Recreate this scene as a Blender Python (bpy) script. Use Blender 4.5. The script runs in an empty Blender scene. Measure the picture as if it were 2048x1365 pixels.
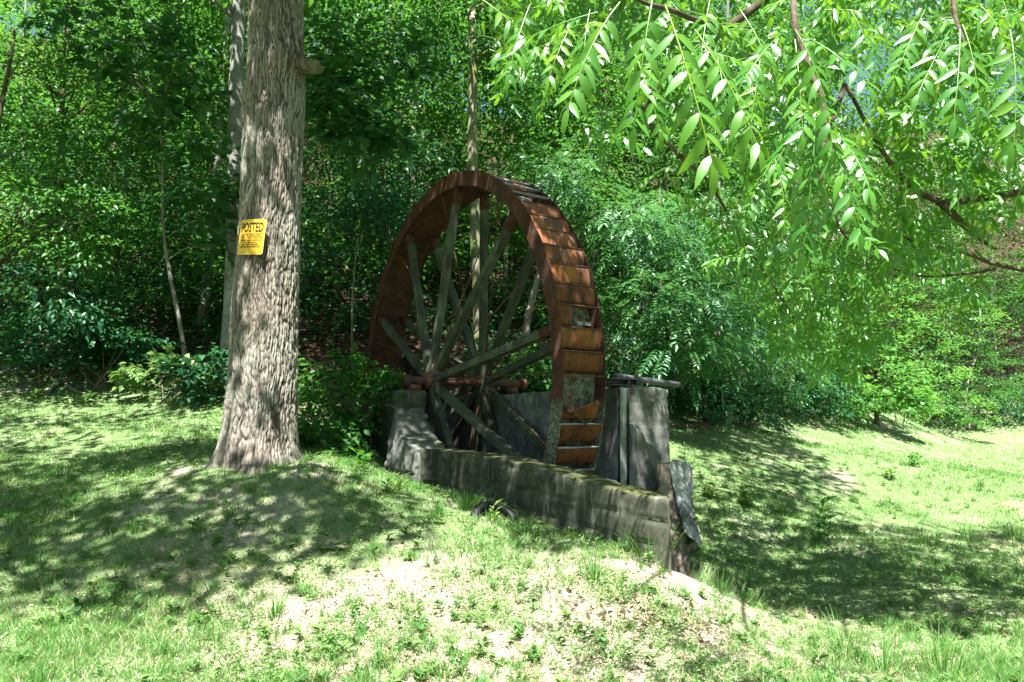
import bpy, bmesh, math
import numpy as np
from mathutils import Matrix, Vector, Euler

# ------------------------------------------------------------------ camera, sky, sun, exposure
EYE = 1.5
PITCH = 0.11478
FPX = 2048 * 24.0 / 36.0
scene = bpy.context.scene
cam_data = bpy.data.cameras.new('camera')
cam_data.lens = 24.0
cam_data.sensor_width = 36.0
cam_data.clip_start = 0.05
cam_data.clip_end = 2000.0
cam = bpy.data.objects.new('camera', cam_data)
scene.collection.objects.link(cam)
cam.location = (0, 0, EYE)
cam.rotation_euler = (math.pi / 2 + PITCH, 0, 0)
scene.camera = cam

SUN_EL = math.radians(64.0)
SUN_AZ_XY = np.array([-0.10, -1.0]); SUN_AZ_XY /= np.linalg.norm(SUN_AZ_XY)
SUN = np.array([SUN_AZ_XY[0] * math.cos(SUN_EL), SUN_AZ_XY[1] * math.cos(SUN_EL), math.sin(SUN_EL)])
world = bpy.data.worlds.new('World')
scene.world = world
world.use_nodes = True
wn = world.node_tree
sky = wn.nodes.new('ShaderNodeTexSky')
sky.sky_type = 'NISHITA'
sky.sun_disc = False
sky.sun_elevation = SUN_EL
sky.sun_rotation = math.atan2(SUN[0], SUN[1])
wn.links.new(sky.outputs[0], wn.nodes['Background'].inputs[0])
wn.nodes['Background'].inputs[1].default_value = 0.05
sun_data = bpy.data.lights.new('sun', 'SUN')
sun_data.energy = 5.0
sun_data.angle = math.radians(0.53)
sun_data.color = (1.0, 0.985, 0.955)
sun_ob = bpy.data.objects.new('sun', sun_data)
scene.collection.objects.link(sun_ob)
sun_ob.location = (0, 0, 30)
sun_ob.rotation_euler = Vector(SUN).to_track_quat('Z', 'Y').to_euler()
scene.view_settings.view_transform = 'Standard'
scene.view_settings.look = 'None'
scene.view_settings.exposure = 2.25
scene.view_settings.gamma = 1.0
scene.view_settings.use_curve_mapping = False
scene.render.engine = 'CYCLES'
cy = scene.cycles
cy.max_bounces = 7; cy.diffuse_bounces = 4; cy.glossy_bounces = 2
cy.transmission_bounces = 4; cy.transparent_max_bounces = 4
cy.caustics_reflective = False; cy.caustics_refractive = False
cy.use_denoising = True

COL = scene.collection
rng = np.random.default_rng(11)
Z3 = np.array([0, 0, 1.0])

# ------------------------------------------------------------------ pixel <-> world (the photograph is 2048 x 1365)
cp, sp = math.cos(PITCH), math.sin(PITCH)

def P(px, py, Y):
    """world point at distance Y in front of the camera seen at a pixel of the photograph"""
    dx = (px - 1024) / FPX; dz = -(py - 682.5) / FPX
    wy = cp - dz * sp; wz = sp + dz * cp
    return np.array([dx / wy * Y, Y, EYE + wz / wy * Y])

def project(pts):
    p = np.asarray(pts, float)
    x = p[..., 0]; y = p[..., 1]; z = p[..., 2] - EYE
    d = y * cp + z * sp; h = -y * sp + z * cp
    d = np.where(d < 0.05, 0.05, d)
    return 1024 + FPX * x / d, 682.5 - FPX * h / d

# ------------------------------------------------------------------ noise
def _hash(ix, iy, iz, seed):
    h = (ix.astype(np.uint32) * np.uint32(374761393) + iy.astype(np.uint32) * np.uint32(668265263)
         + iz.astype(np.uint32) * np.uint32(2147483647 - 40503) + np.uint32(seed * 7919 + 13))
    h = (h ^ (h >> np.uint32(13))) * np.uint32(1274126177)
    h = (h ^ (h >> np.uint32(16))) * np.uint32(2246822519)
    return ((h ^ (h >> np.uint32(15))) & np.uint32(0xffffff)).astype(np.float64) / 0xffffff * 2 - 1

def noise(p, seed=0):
    p = np.asarray(p, float)
    i = np.floor(p).astype(np.int64); f = p - i
    f = f * f * f * (f * (f * 6 - 15) + 10)
    r = 0
    for a in (0, 1):
        wa = f[:, 0] if a else 1 - f[:, 0]
        for b in (0, 1):
            wb = f[:, 1] if b else 1 - f[:, 1]
            for c in (0, 1):
                wc = f[:, 2] if c else 1 - f[:, 2]
                r = r + wa * wb * wc * _hash(i[:, 0] + a, i[:, 1] + b, i[:, 2] + c, seed)
    return r

def fbm(p, octv=4, seed=0, gain=0.5):
    p = np.asarray(p, float); r = 0; a = 1.0; s = 0
    for k in range(octv):
        r = r + a * noise(p * 2 ** k + k * 17.3, seed + k); s += a; a *= gain
    return r / s

def n2(x, y, s, seed=0, octv=3):
    x = np.atleast_1d(x); y = np.atleast_1d(y)
    return fbm(np.stack([x * s, y * s, np.zeros_like(x) + 0.37], 1), octv, seed)

# ------------------------------------------------------------------ mesh helpers
def raw_mesh(name, V, F, mat=None, smooth=False, rnd=None):
    me = bpy.data.meshes.new(name)
    if isinstance(F, np.ndarray):
        V = np.ascontiguousarray(V, np.float32); k = F.shape[1]
        me.vertices.add(len(V)); me.vertices.foreach_set('co', V.ravel())
        me.loops.add(F.size); me.loops.foreach_set('vertex_index', np.ascontiguousarray(F, np.int32).ravel())
        me.polygons.add(len(F))
        me.polygons.foreach_set('loop_start', np.arange(0, F.size, k, dtype=np.int32))
        me.polygons.foreach_set('loop_total', np.full(len(F), k, np.int32))
        me.update(calc_edges=True)
    else:
        me.from_pydata([tuple(map(float, v)) for v in V], [], [tuple(int(i) for i in f) for f in F])
        me.update()
    if rnd is not None:
        at = me.attributes.new('rnd', 'FLOAT', 'POINT')
        at.data.foreach_set('value', np.ascontiguousarray(rnd, np.float32))
    if smooth:
        me.polygons.foreach_set('use_smooth', np.ones(len(me.polygons), bool))
    if mat is not None:
        me.materials.append(mat)
    return me

def link(name, me, parent=None):
    o = bpy.data.objects.new(name, me)
    COL.objects.link(o)
    if parent is not None:
        o.parent = parent
    return o

def mk(name, V, F, mat, parent=None, smooth=False, rnd=None, base=None):
    """object from world-space vertices; the parent is an unrotated empty, or base gives the origin"""
    V = np.asarray(V, float)
    if parent is not None:
        off = np.array(wloc(parent)); o = link(name, raw_mesh(name, V - off, F, mat, smooth, rnd), parent)
    else:
        off = np.zeros(3) if base is None else np.asarray(base, float)
        o = link(name, raw_mesh(name, V - off, F, mat, smooth, rnd)); o.location = off
    return o

def wloc(o):
    l = np.array(o.location)
    while o.parent is not None:
        o = o.parent; l = l + np.array(o.location)
    return l

def tag(o, label=None, cat=None, group=None, kind=None):
    if label: o['label'] = label
    if cat: o['category'] = cat
    if group: o['group'] = group
    if kind: o['kind'] = kind
    return o

def empty(name, loc, label=None, cat=None, group=None):
    o = bpy.data.objects.new(name, None); COL.objects.link(o)
    o.location = [float(c) for c in loc]; o.empty_display_size = 0.2
    return tag(o, label, cat, group)

class Acc:
    def __init__(self): self.V = []; self.F = []; self.R = []; self.n = 0
    def add(self, V, F, rnd=None):
        if len(V) == 0: return self
        self.V.append(np.asarray(V, float)); self.F.append(np.asarray(F, np.int64) + self.n)
        self.R.append(np.full(len(V), 0.5) if rnd is None else np.asarray(rnd, float)); self.n += len(V)
        return self
    def build(self, name, mat, parent=None, smooth=False, base=None):
        F = []
        for f in self.F:
            if f.shape[1] == 4: f = np.concatenate([f[:, [0, 1, 2]], f[:, [0, 2, 3]]])
            F.append(f)
        return mk(name, np.concatenate(self.V), np.concatenate(F), mat, parent, smooth, np.concatenate(self.R), base)

def unit(v):
    v = np.asarray(v, float); return v / (np.linalg.norm(v, axis=-1, keepdims=True) + 1e-12)

def tube(path, rad, sides=8, cap=True):
    path = np.asarray(path, float); k = len(path); rad = np.broadcast_to(np.asarray(rad, float), (k,))
    t = unit(np.gradient(path, axis=0))
    ref = np.array([1.0, 0, 0]) if abs(t[0, 0]) < 0.8 else np.array([0, 1.0, 0])
    V = []
    a = np.arange(sides) / sides * 2 * math.pi
    for i in range(k):
        s = unit(np.cross(t[i], ref)); b = np.cross(t[i], s); ref = np.cross(s, t[i]) if False else ref
        V.append(path[i] + rad[i] * (np.cos(a)[:, None] * s + np.sin(a)[:, None] * b))
    V = np.concatenate(V); F = []
    for i in range(k - 1):
        for j in range(sides):
            j2 = (j + 1) % sides
            F.append((i * sides + j, i * sides + j2, (i + 1) * sides + j2, (i + 1) * sides + j))
    if cap:
        V = np.concatenate([V, path[:1], path[-1:]]); c0 = k * sides; c1 = c0 + 1
        for j in range(sides):
            j2 = (j + 1) % sides
            F.append((c0, j2, j, j)); F.append((c1, (k - 1) * sides + j, (k - 1) * sides + j2, (k - 1) * sides + j2))
    F = np.array(F)
    tri = np.concatenate([F[:, [0, 1, 2]], F[F[:, 2] != F[:, 3]][:, [0, 2, 3]]])
    return V, tri

def spline(pts, n):
    pts = np.asarray(pts, float)
    if len(pts) == 2:
        t = np.linspace(0, 1, n)[:, None]; return pts[0] * (1 - t) + pts[1] * t
    P0 = np.concatenate([[2 * pts[0] - pts[1]], pts, [2 * pts[-1] - pts[-2]]])
    out = []
    seg = len(pts) - 1
    for u in np.linspace(0, seg - 1e-6, n):
        i = int(u); t = u - i; a, b, c, d = P0[i:i + 4]
        out.append(0.5 * (2 * b + (c - a) * t + (2 * a - 5 * b + 4 * c - d) * t * t + (3 * b - a - 3 * c + d) * t ** 3))
    return np.array(out)

def box(c, sx, sy, sz):
    c = np.asarray(c, float)
    V = np.array([[x, y, z] for x in (-.5, .5) for y in (-.5, .5) for z in (-.5, .5)]) * [sx, sy, sz] + c
    F = np.array([(0, 1, 3, 2), (4, 6, 7, 5), (0, 4, 5, 1), (2, 3, 7, 6), (0, 2, 6, 4), (1, 5, 7, 3)])
    return V, F

# ------------------------------------------------------------------ materials
def newmat(name):
    m = bpy.data.materials.new(name); m.use_nodes = True
    nt = m.node_tree; nt.nodes.clear()
    out = nt.nodes.new('ShaderNodeOutputMaterial')
    return m, nt, out

class N:
    def __init__(self, nt): self.nt = nt
    def node(self, t, **kw):
        n = self.nt.nodes.new(t)
        for k, v in kw.items():
            if k.startswith('i_'):
                n.inputs[k[2:].replace('_', ' ')].default_value = v
            else: setattr(n, k, v)
        return n
    def l(self, a, b): self.nt.links.new(a, b); return self
    def coord(self, kind='Object', scale=(1, 1, 1), rot=(0, 0, 0)):
        tc = self.node('ShaderNodeTexCoord'); mp = self.node('ShaderNodeMapping')
        mp.inputs['Scale'].default_value = scale; mp.inputs['Rotation'].default_value = rot
        self.l(tc.outputs[kind], mp.inputs['Vector']); return mp.outputs[0]
    def pos(self, scale=(1, 1, 1)):
        g = self.node('ShaderNodeNewGeometry'); mp = self.node('ShaderNodeMapping'); mp.inputs['Scale'].default_value = scale
        self.l(g.outputs['Position'], mp.inputs['Vector']); return mp.outputs[0]
    def noise(self, vec, scale, detail=4, rough=0.55, dist=0.0):
        n = self.node('ShaderNodeTexNoise'); n.inputs['Scale'].default_value = scale; n.inputs['Detail'].default_value = detail
        n.inputs['Roughness'].default_value = rough; n.inputs['Distortion'].default_value = dist
        self.l(vec, n.inputs['Vector']); return n.outputs['Fac']
    def ramp(self, fac, stops, interp='LINEAR'):
        r = self.node('ShaderNodeValToRGB'); r.color_ramp.interpolation = interp
        els = r.color_ramp.elements
        while len(els) < len(stops): els.new(0.5)
        for e, (p, c) in zip(els, stops):
            e.position = p; e.color = c if len(c) == 4 else (*c, 1)
        self.l(fac, r.inputs[0]); return r.outputs[0]
    def mix(self, fac, a, b, blend='MIX'):
        m = self.node('ShaderNodeMix', data_type='RGBA', blend_type=blend)
        for s, v in ((0, fac), (6, a), (7, b)):
            if isinstance(v, (int, float)): m.inputs[s].default_value = v
            elif isinstance(v, (tuple, list)): m.inputs[s].default_value = (*v[:3], 1)
            else: self.l(v, m.inputs[s])
        return m.outputs[2]
    def math(self, op, a, b=0.0):
        m = self.node('ShaderNodeMath', operation=op)
        for s, v in ((0, a), (1, b)):
            if isinstance(v, (int, float)): m.inputs[s].default_value = v
            else: self.l(v, m.inputs[s])
        return m.outputs[0]
    def bump(self, h, strength=0.5, dist=0.02, normal=None):
        b = self.node('ShaderNodeBump'); b.inputs['Strength'].default_value = strength; b.inputs['Distance'].default_value = dist
        self.l(h, b.inputs['Height'])
        if normal is not None: self.l(normal, b.inputs['Normal'])
        return b.outputs[0]
    def principled(self, col, rough=0.7, spec=0.3, metal=0.0, normal=None):
        p = self.node('ShaderNodeBsdfPrincipled')
        if isinstance(col, (tuple, list)): p.inputs['Base Color'].default_value = (*col[:3], 1)
        else: self.l(col, p.inputs['Base Color'])
        if isinstance(rough, (int, float)): p.inputs['Roughness'].default_value = rough
        else: self.l(rough, p.inputs['Roughness'])
        p.inputs['Specular IOR Level'].default_value = spec; p.inputs['Metallic'].default_value = metal
        if normal is not None: self.l(normal, p.inputs['Normal'])
        return p.outputs[0]
    def attr(self, name):
        a = self.node('ShaderNodeAttribute', attribute_name=name); return a.outputs['Fac']

def leaf_mat(name, cols, trans, fac=0.38, rough=0.45, spec=0.35, objrand=False):
    m, nt, out = newmat(name); n = N(nt)
    r = n.attr('rnd')
    if objrand:
        oi = n.node('ShaderNodeObjectInfo')
        r = n.math('FRACT', n.math('ADD', n.math('MULTIPLY', r, 0.6), n.math('MULTIPLY', oi.outputs['Random'], 0.4)))
    k = len(cols)
    base = n.ramp(r, [(i / (k - 1), c) for i, c in enumerate(cols)])
    tcol = n.mix(0.45, base, trans)
    tcol = n.mix(1.0, tcol, (1.5, 1.5, 1.5), 'MULTIPLY')
    pr = n.principled(base, rough, spec)
    tr = n.node('ShaderNodeBsdfTranslucent'); n.l(tcol, tr.inputs['Color'])
    mx = n.node('ShaderNodeMixShader'); mx.inputs[0].default_value = fac
    n.l(pr, mx.inputs[1]).l(tr.outputs[0], mx.inputs[2]).l(mx.outputs[0], out.inputs[0])
    return m

M = {}
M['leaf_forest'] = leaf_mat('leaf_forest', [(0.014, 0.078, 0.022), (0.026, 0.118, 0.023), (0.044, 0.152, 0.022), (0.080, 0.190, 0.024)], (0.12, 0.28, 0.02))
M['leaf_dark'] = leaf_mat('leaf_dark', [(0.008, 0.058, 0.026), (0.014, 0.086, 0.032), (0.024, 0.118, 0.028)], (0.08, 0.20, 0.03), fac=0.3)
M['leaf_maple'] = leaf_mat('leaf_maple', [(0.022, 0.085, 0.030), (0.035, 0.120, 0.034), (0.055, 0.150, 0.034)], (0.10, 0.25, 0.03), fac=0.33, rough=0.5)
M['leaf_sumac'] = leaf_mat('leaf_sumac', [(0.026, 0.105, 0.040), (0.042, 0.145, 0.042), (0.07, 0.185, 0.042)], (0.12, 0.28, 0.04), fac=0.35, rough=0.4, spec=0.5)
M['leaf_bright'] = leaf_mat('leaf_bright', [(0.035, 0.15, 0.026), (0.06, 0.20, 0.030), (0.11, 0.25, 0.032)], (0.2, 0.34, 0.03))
M['leaf_walnut'] = leaf_mat('leaf_walnut', [(0.026, 0.128, 0.015), (0.046, 0.172, 0.017), (0.082, 0.222, 0.019), (0.210, 0.330, 0.020)], (0.24, 0.44, 0.01), fac=0.33, rough=0.36, spec=0.7, objrand=True)
M['leaf_weed'] = leaf_mat('leaf_weed', [(0.040, 0.130, 0.030), (0.075, 0.175, 0.040), (0.14, 0.235, 0.065), (0.22, 0.28, 0.11)], (0.2, 0.32, 0.05), fac=0.3)
M['grass'] = leaf_mat('grass', [(0.040, 0.140, 0.026), (0.066, 0.185, 0.034), (0.115, 0.235, 0.050), (0.24, 0.29, 0.12), (0.46, 0.42, 0.28)], (0.24, 0.36, 0.06), fac=0.28, rough=0.5, spec=0.25)
M['straw'] = leaf_mat('straw', [(0.42, 0.36, 0.25), (0.56, 0.50, 0.38), (0.26, 0.19, 0.12)], (0.4, 0.32, 0.2), fac=0.15, rough=0.8, spec=0.1)
M['litter'] = leaf_mat('litter', [(0.060, 0.038, 0.024), (0.11, 0.075, 0.045), (0.18, 0.13, 0.085)], (0.2, 0.1, 0.04), fac=0.1, rough=0.7, spec=0.2)

def m_ground():
    m, nt, out = newmat('ground'); n = N(nt)
    p = n.pos()
    a = n.noise(p, 1.1, 5); b = n.noise(p, 9.0, 6, 0.65); c = n.noise(p, 60.0, 4, 0.7)
    soil = n.ramp(b, [(0.25, (0.16, 0.125, 0.095)), (0.5, (0.31, 0.265, 0.205)), (0.75, (0.46, 0.41, 0.33))])
    thatch = n.ramp(c, [(0.3, (0.22, 0.215, 0.14)), (0.55, (0.38, 0.37, 0.255)), (0.75, (0.50, 0.48, 0.36))])
    green = n.ramp(c, [(0.3, (0.078, 0.140, 0.045)), (0.7, (0.185, 0.250, 0.105))])
    lawn = n.mix(n.ramp(n.math('ADD', a, n.math('MULTIPLY', n.math('SUBTRACT', n.attr('lush'), 0.52), 0.27)), [(0.40, (0, 0, 0)), (0.58, (1, 1, 1))]), n.mix(n.ramp(b, [(0.42, (0, 0, 0)), (0.55, (1, 1, 1))]), soil, thatch), green)
    clay = n.mix(n.ramp(n.noise(p, 0.55, 4), [(0.60, (0, 0, 0)), (0.70, (.8, .8, .8))]), lawn, (0.40, 0.29, 0.22))
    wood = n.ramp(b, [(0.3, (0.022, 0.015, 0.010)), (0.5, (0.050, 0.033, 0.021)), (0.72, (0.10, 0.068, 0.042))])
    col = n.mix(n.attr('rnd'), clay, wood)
    h = n.math('ADD', n.math('MULTIPLY', b, 0.6), n.math('MULTIPLY', c, 0.5))
    n.l(n.principled(col, 0.95, 0.1, 0, n.bump(h, 0.9, 0.03)), out.inputs[0]); return m
M['ground'] = m_ground()

def m_bark(name, c0, c1, c2, lichen=(0.30, 0.31, 0.27), lf=0.5, vs=2.2):
    m, nt, out = newmat(name); n = N(nt)
    p = n.pos((1, 1, 1)); pv = n.pos((9, 9, vs))
    a = n.noise(pv, 2.2, 6, 0.6, 0.4); b = n.noise(p, 38, 5, 0.65); c = n.noise(p, 2.3, 4)
    col = n.ramp(a, [(0.30, c0), (0.48, c1), (0.68, c2)])
    col = n.mix(n.math('MULTIPLY', n.ramp(c, [(0.45, (0, 0, 0)), (0.65, (1, 1, 1))]), lf), col, lichen)
    col = n.mix(0.35, col, n.ramp(b, [(0.3, (0.08, 0.06, 0.05)), (0.7, (0.55, 0.50, 0.44))]), 'OVERLAY')
    h = n.math('ADD', a, n.math('MULTIPLY', b, 0.4))
    n.l(n.principled(col, 0.92, 0.12, 0, n.bump(h, 0.8, 0.02)), out.inputs[0]); return m

def m_bigbark():
    m, nt, out = newmat('big_bark'); n = N(nt)
    p = n.pos((1, 1, 1)); r = n.attr('rnd')
    b = n.noise(p, 55, 5, 0.65); c = n.noise(p, 2.0, 4); v = n.noise(n.pos((30, 30, 7)), 2.2, 5, 0.6, 0.5)
    ridge = n.ramp(v, [(0.3, (0.150, 0.126, 0.098)), (0.5, (0.232, 0.203, 0.164)), (0.7, (0.32, 0.292, 0.252))])
    ridge = n.mix(n.math('MULTIPLY', n.ramp(c, [(0.42, (0, 0, 0)), (0.62, (1, 1, 1))]), 0.6), ridge, (0.31, 0.32, 0.27))
    col = n.mix(n.ramp(r, [(0.22, (0, 0, 0)), (0.62, (1, 1, 1))]), (0.078, 0.063, 0.050), ridge)
    col = n.mix(0.30, col, n.ramp(b, [(0.3, (0.1, 0.08, 0.07)), (0.7, (0.6, 0.55, 0.5))]), 'OVERLAY')
    h = n.math('ADD', v, n.math('MULTIPLY', b, 0.5))
    n.l(n.principled(col, 0.92, 0.12, 0, n.bump(h, 0.8, 0.012)), out.inputs[0]); return m
M['big_bark'] = m_bigbark()
M['bark_grey'] = m_bark('bark_grey', (0.13, 0.13, 0.115), (0.20, 0.20, 0.18), (0.27, 0.275, 0.25), (0.36, 0.37, 0.34), 0.7, 9)
M['bark_brown'] = m_bark('bark_brown', (0.060, 0.042, 0.030), (0.11, 0.082, 0.060), (0.18, 0.145, 0.11), (0.16, 0.19, 0.10), 0.5)
M['bark_moss'] = m_bark('bark_moss', (0.11, 0.10, 0.06), (0.21, 0.20, 0.13), (0.34, 0.32, 0.25), (0.20, 0.24, 0.08), 0.8)
M['bark_pale'] = m_bark('bark_pale', (0.14, 0.125, 0.105), (0.24, 0.22, 0.19), (0.36, 0.335, 0.30), (0.30, 0.31, 0.25), 0.5)
M['bark_walnut'] = m_bark('bark_walnut', (0.035, 0.024, 0.018), (0.075, 0.052, 0.038), (0.125, 0.095, 0.07), (0.15, 0.15, 0.11), 0.3)
M['cut_wood'] = m_bark('cut_wood', (0.10, 0.055, 0.025), (0.16, 0.09, 0.045), (0.24, 0.15, 0.085), (0.22, 0.13, 0.07), 0.3)

def m_rust(name, base, dark, hi, lichen_amt=0.0, moss=False, st=0.8):
    m, nt, out = newmat(name); n = N(nt)
    p = n.pos(); pv = n.pos((1, 1, 0.16))
    oi = n.node('ShaderNodeObjectInfo')
    a = n.noise(p, 5.0, 6, 0.62); s = n.noise(pv, 9, 6, 0.62, 0.3); g = n.noise(p, 120, 3, 0.6); big = n.noise(p, 1.7, 3)
    col = n.ramp(a, [(0.30, dark), (0.48, base), (0.72, hi)])
    thr = n.math('ADD', s, n.math('MULTIPLY', n.math('SUBTRACT', oi.outputs['Random'], 0.5), 0.10))
    col = n.mix(n.ramp(thr, [(0.50, (0, 0, 0)), (0.60, (st, st, st))]), col, (0.046, 0.040, 0.046))
    if name == 'rust_bucket':
        col = n.mix(1.0, col, n.ramp(oi.outputs['Random'], [(0.0, (0.55, 0.55, 0.62)), (0.35, (0.85, 0.82, 0.82)), (1.0, (1.25, 1.18, 1.1))]), 'MULTIPLY')
    col = n.mix(n.ramp(n.noise(pv, 30, 4, 0.6), [(0.60, (0, 0, 0)), (0.72, (0.5, 0.5, 0.5))]), col, (0.22, 0.17, 0.15))
    if lichen_amt:
        col = n.mix(n.math('MULTIPLY', n.ramp(n.noise(p, 13, 9, 0.74), [(0.42, (0, 0, 0)), (0.62, (1, 1, 1))]), lichen_amt), col, (0.24, 0.30, 0.27))
    if moss:
        sx = n.node('ShaderNodeSeparateXYZ'); gg = n.node('ShaderNodeNewGeometry'); n.l(gg.outputs['Position'], sx.inputs[0])
        low = n.ramp(n.math('ADD', n.math('MULTIPLY', sx.outputs[2], -1.0), n.math('MULTIPLY', a, 0.5)), [(0.0, (0, 0, 0)), (0.001, (0, 0, 0))])
        hgt = n.node('ShaderNodeMapRange'); hgt.inputs['From Min'].default_value = 1.75; hgt.inputs['From Max'].default_value = 1.60
        n.l(sx.outputs[2], hgt.inputs['Value'])
        spot = n.ramp(n.noise(p, 40, 5, 0.7), [(0.42, (0.075, 0.070, 0.05)), (0.52, (0.10, 0.105, 0.075)), (0.60, (0.34, 0.36, 0.30))])
        col = n.mix(n.math('MULTIPLY', hgt.outputs[0], 0.85), col, spot)
    h = n.math('ADD', n.math('MULTIPLY', g, 0.5), a)
    n.l(n.principled(col, 0.85, 0.2, 0, n.bump(h, 0.35, 0.008)), out.inputs[0]); return m
M['rust'] = m_rust('rust', (0.066, 0.026, 0.016), (0.036, 0.016, 0.012), (0.108, 0.042, 0.022), 0, True, 0.3)
M['rust_bucket'] = m_rust('rust_bucket', (0.245, 0.094, 0.040), (0.135, 0.056, 0.030), (0.34, 0.140, 0.058), 0, False, 0.7)
M['rust_lichen'] = m_rust('rust_lichen', (0.10, 0.05, 0.03), (0.05, 0.03, 0.025), (0.16, 0.08, 0.045), 0.95)
M['rust_axle'] = m_rust('rust_axle', (0.135, 0.060, 0.040), (0.070, 0.034, 0.026), (0.22, 0.10, 0.066))

def m_wood():
    m, nt, out = newmat('weathered_wood'); n = N(nt)
    p = n.coord('Object', (26, 26, 1.2)); q = n.pos()
    a = n.noise(p, 2.4, 6, 0.62, 0.5); b = n.noise(q, 3.5, 4)
    col = n.ramp(a, [(0.28, (0.016, 0.015, 0.013)), (0.48, (0.046, 0.045, 0.038)), (0.70, (0.105, 0.103, 0.088))])
    col = n.mix(n.math('MULTIPLY', n.ramp(b, [(0.42, (0, 0, 0)), (0.66, (1, 1, 1))]), 0.65), col, (0.115, 0.140, 0.075))
    n.l(n.principled(col, 0.9, 0.15, 0, n.bump(a, 0.7, 0.008)), out.inputs[0]); return m
M['wood'] = m_wood()

def m_concrete(name, c0, c1, c2, moss=0.8, white=0.6, dk=0.7):
    m, nt, out = newmat(name); n = N(nt)
    p = n.pos(); pv = n.pos((1, 1, 0.13))
    a = n.noise(p, 1.3, 7, 0.66); s = n.noise(pv, 5, 7, 0.66, 0.05); g = n.noise(p, 70, 5, 0.7); sp_ = n.noise(p, 24, 5, 0.72)
    col = n.ramp(a, [(0.30, c0), (0.50, c1), (0.72, c2)])
    col = n.mix(0.75, col, n.ramp(n.noise(p, 7.5, 9, 0.75), [(0.30, (0.12, 0.12, 0.11)), (0.5, (0.5, 0.5, 0.48)), (0.68, (0.92, 0.92, 0.88))]), 'OVERLAY')
    col = n.mix(n.ramp(s, [(0.48, (0, 0, 0)), (0.66, (dk, dk, dk))]), col, (0.030, 0.032, 0.028))
    col = n.mix(n.math('MULTIPLY', n.ramp(n.noise(pv, 11, 5, 0.6), [(0.58, (0, 0, 0)), (0.68, (1, 1, 1))]), white), col, (0.40, 0.42, 0.40))
    col = n.mix(n.ramp(sp_, [(0.60, (0, 0, 0)), (0.68, (0.4, 0.4, 0.4))]), col, (0.27, 0.29, 0.26))
    col = n.mix(n.ramp(n.noise(pv, 3.4, 4), [(0.60, (0, 0, 0)), (0.74, (0.45, 0.45, 0.45))]), col, (0.19, 0.135, 0.075))
    ge = n.node('ShaderNodeNewGeometry'); sx = n.node('ShaderNodeSeparateXYZ'); n.l(ge.outputs['True Normal'], sx.inputs[0])
    up = n.math('MULTIPLY', n.ramp(sx.outputs[2], [(0.45, (0, 0, 0)), (0.8, (1, 1, 1))]), n.ramp(n.noise(p, 5, 5, 0.65), [(0.40, (0, 0, 0)), (0.56, (1, 1, 1))]))
    col = n.mix(n.math('MULTIPLY', up, moss), col, n.ramp(g, [(0.35, (0.040, 0.052, 0.014)), (0.65, (0.115, 0.120, 0.032))]))
    h = n.math('ADD', n.math('MULTIPLY', g, 0.5), n.math('MULTIPLY', sp_, 0.5))
    n.l(n.principled(col, 0.93, 0.15, 0, n.bump(h, 0.5, 0.008)), out.inputs[0]); return m
M['concrete_dark'] = m_concrete('concrete_dark', (0.036, 0.038, 0.028), (0.064, 0.066, 0.048), (0.11, 0.11, 0.084), 0.9, 0.22, 0.45)
M['concrete'] = m_concrete('concrete', (0.085, 0.085, 0.078), (0.15, 0.15, 0.14), (0.235, 0.235, 0.22), 0.5, 0.5, 0.55)
M['pier'] = m_concrete('pier', (0.080, 0.080, 0.076), (0.150, 0.150, 0.144), (0.27, 0.27, 0.258), 0.5, 0.35, 0.30)
M['stone'] = m_concrete('stone', (0.13, 0.105, 0.08), (0.24, 0.195, 0.15), (0.36, 0.31, 0.25), 0.4, 0.2, 0.3)
M['rock'] = m_concrete('rock', (0.15, 0.16, 0.16), (0.27, 0.285, 0.28), (0.40, 0.415, 0.41), 0.25, 0.6)

def m_simple(name, col, rough=0.6, spec=0.3, metal=0.0, var=0.35, scale=20, bump=0.3):
    m, nt, out = newmat(name); n = N(nt)
    a = n.noise(n.pos(), scale, 5, 0.65)
    c = n.ramp(a, [(0.3, tuple(x * (1 - var) for x in col)), (0.7, tuple(min(1, x * (1 + var)) for x in col))])
    n.l(n.principled(c, rough, spec, metal, n.bump(a, bump, 0.006)), out.inputs[0]); return m
M['steel'] = m_simple('steel', (0.085, 0.088, 0.10), 0.6, 0.35, 0.2)
M['lip_steel'] = m_simple('lip_steel', (0.30, 0.28, 0.29), 0.7, 0.3, 0.1, 0.4, 40)
M['iron_dark'] = m_simple('iron_dark', (0.022, 0.024, 0.030), 0.7, 0.3)
M['rubber'] = m_simple('rubber', (0.006, 0.006, 0.007), 0.55, 0.45, 0, 0.4, 30)
M['sign_yellow'] = m_simple('sign_yellow', (0.72, 0.40, 0.020), 0.35, 0.45, 0, 0.10, 4, 0.05)
M['sign_edge'] = m_simple('sign_edge', (0.74, 0.46, 0.12), 0.4, 0.4, 0, 0.08, 4, 0.02)
M['ink'] = m_simple('ink', (0.018, 0.016, 0.012), 0.5, 0.3, 0, 0.2, 20, 0.0)
M['twig'] = m_simple('twig', (0.16, 0.13, 0.10), 0.9, 0.1, 0, 0.4, 25)
M['dry_bark'] = m_simple('dry_bark', (0.15, 0.14, 0.08), 0.9, 0.1, 0, 0.4, 25)
M['rachis'] = m_simple('rachis', (0.20, 0.27, 0.045), 0.6, 0.2, 0, 0.2, 20, 0.0)

# ------------------------------------------------------------------ the waterwheel's own frame
R = 3.0
HUB = np.array([-1.0608, 9.8246, 0.5443 + EYE])
AX = np.array([0.84514, 0.53454, 0.0])       # along the axle, away from the camera to the right
TU = np.array([0.53454, -0.84514, 0.0])      # in the wheel's plane, towards the camera
RIN = 2.800
WID = 0.5946

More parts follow.
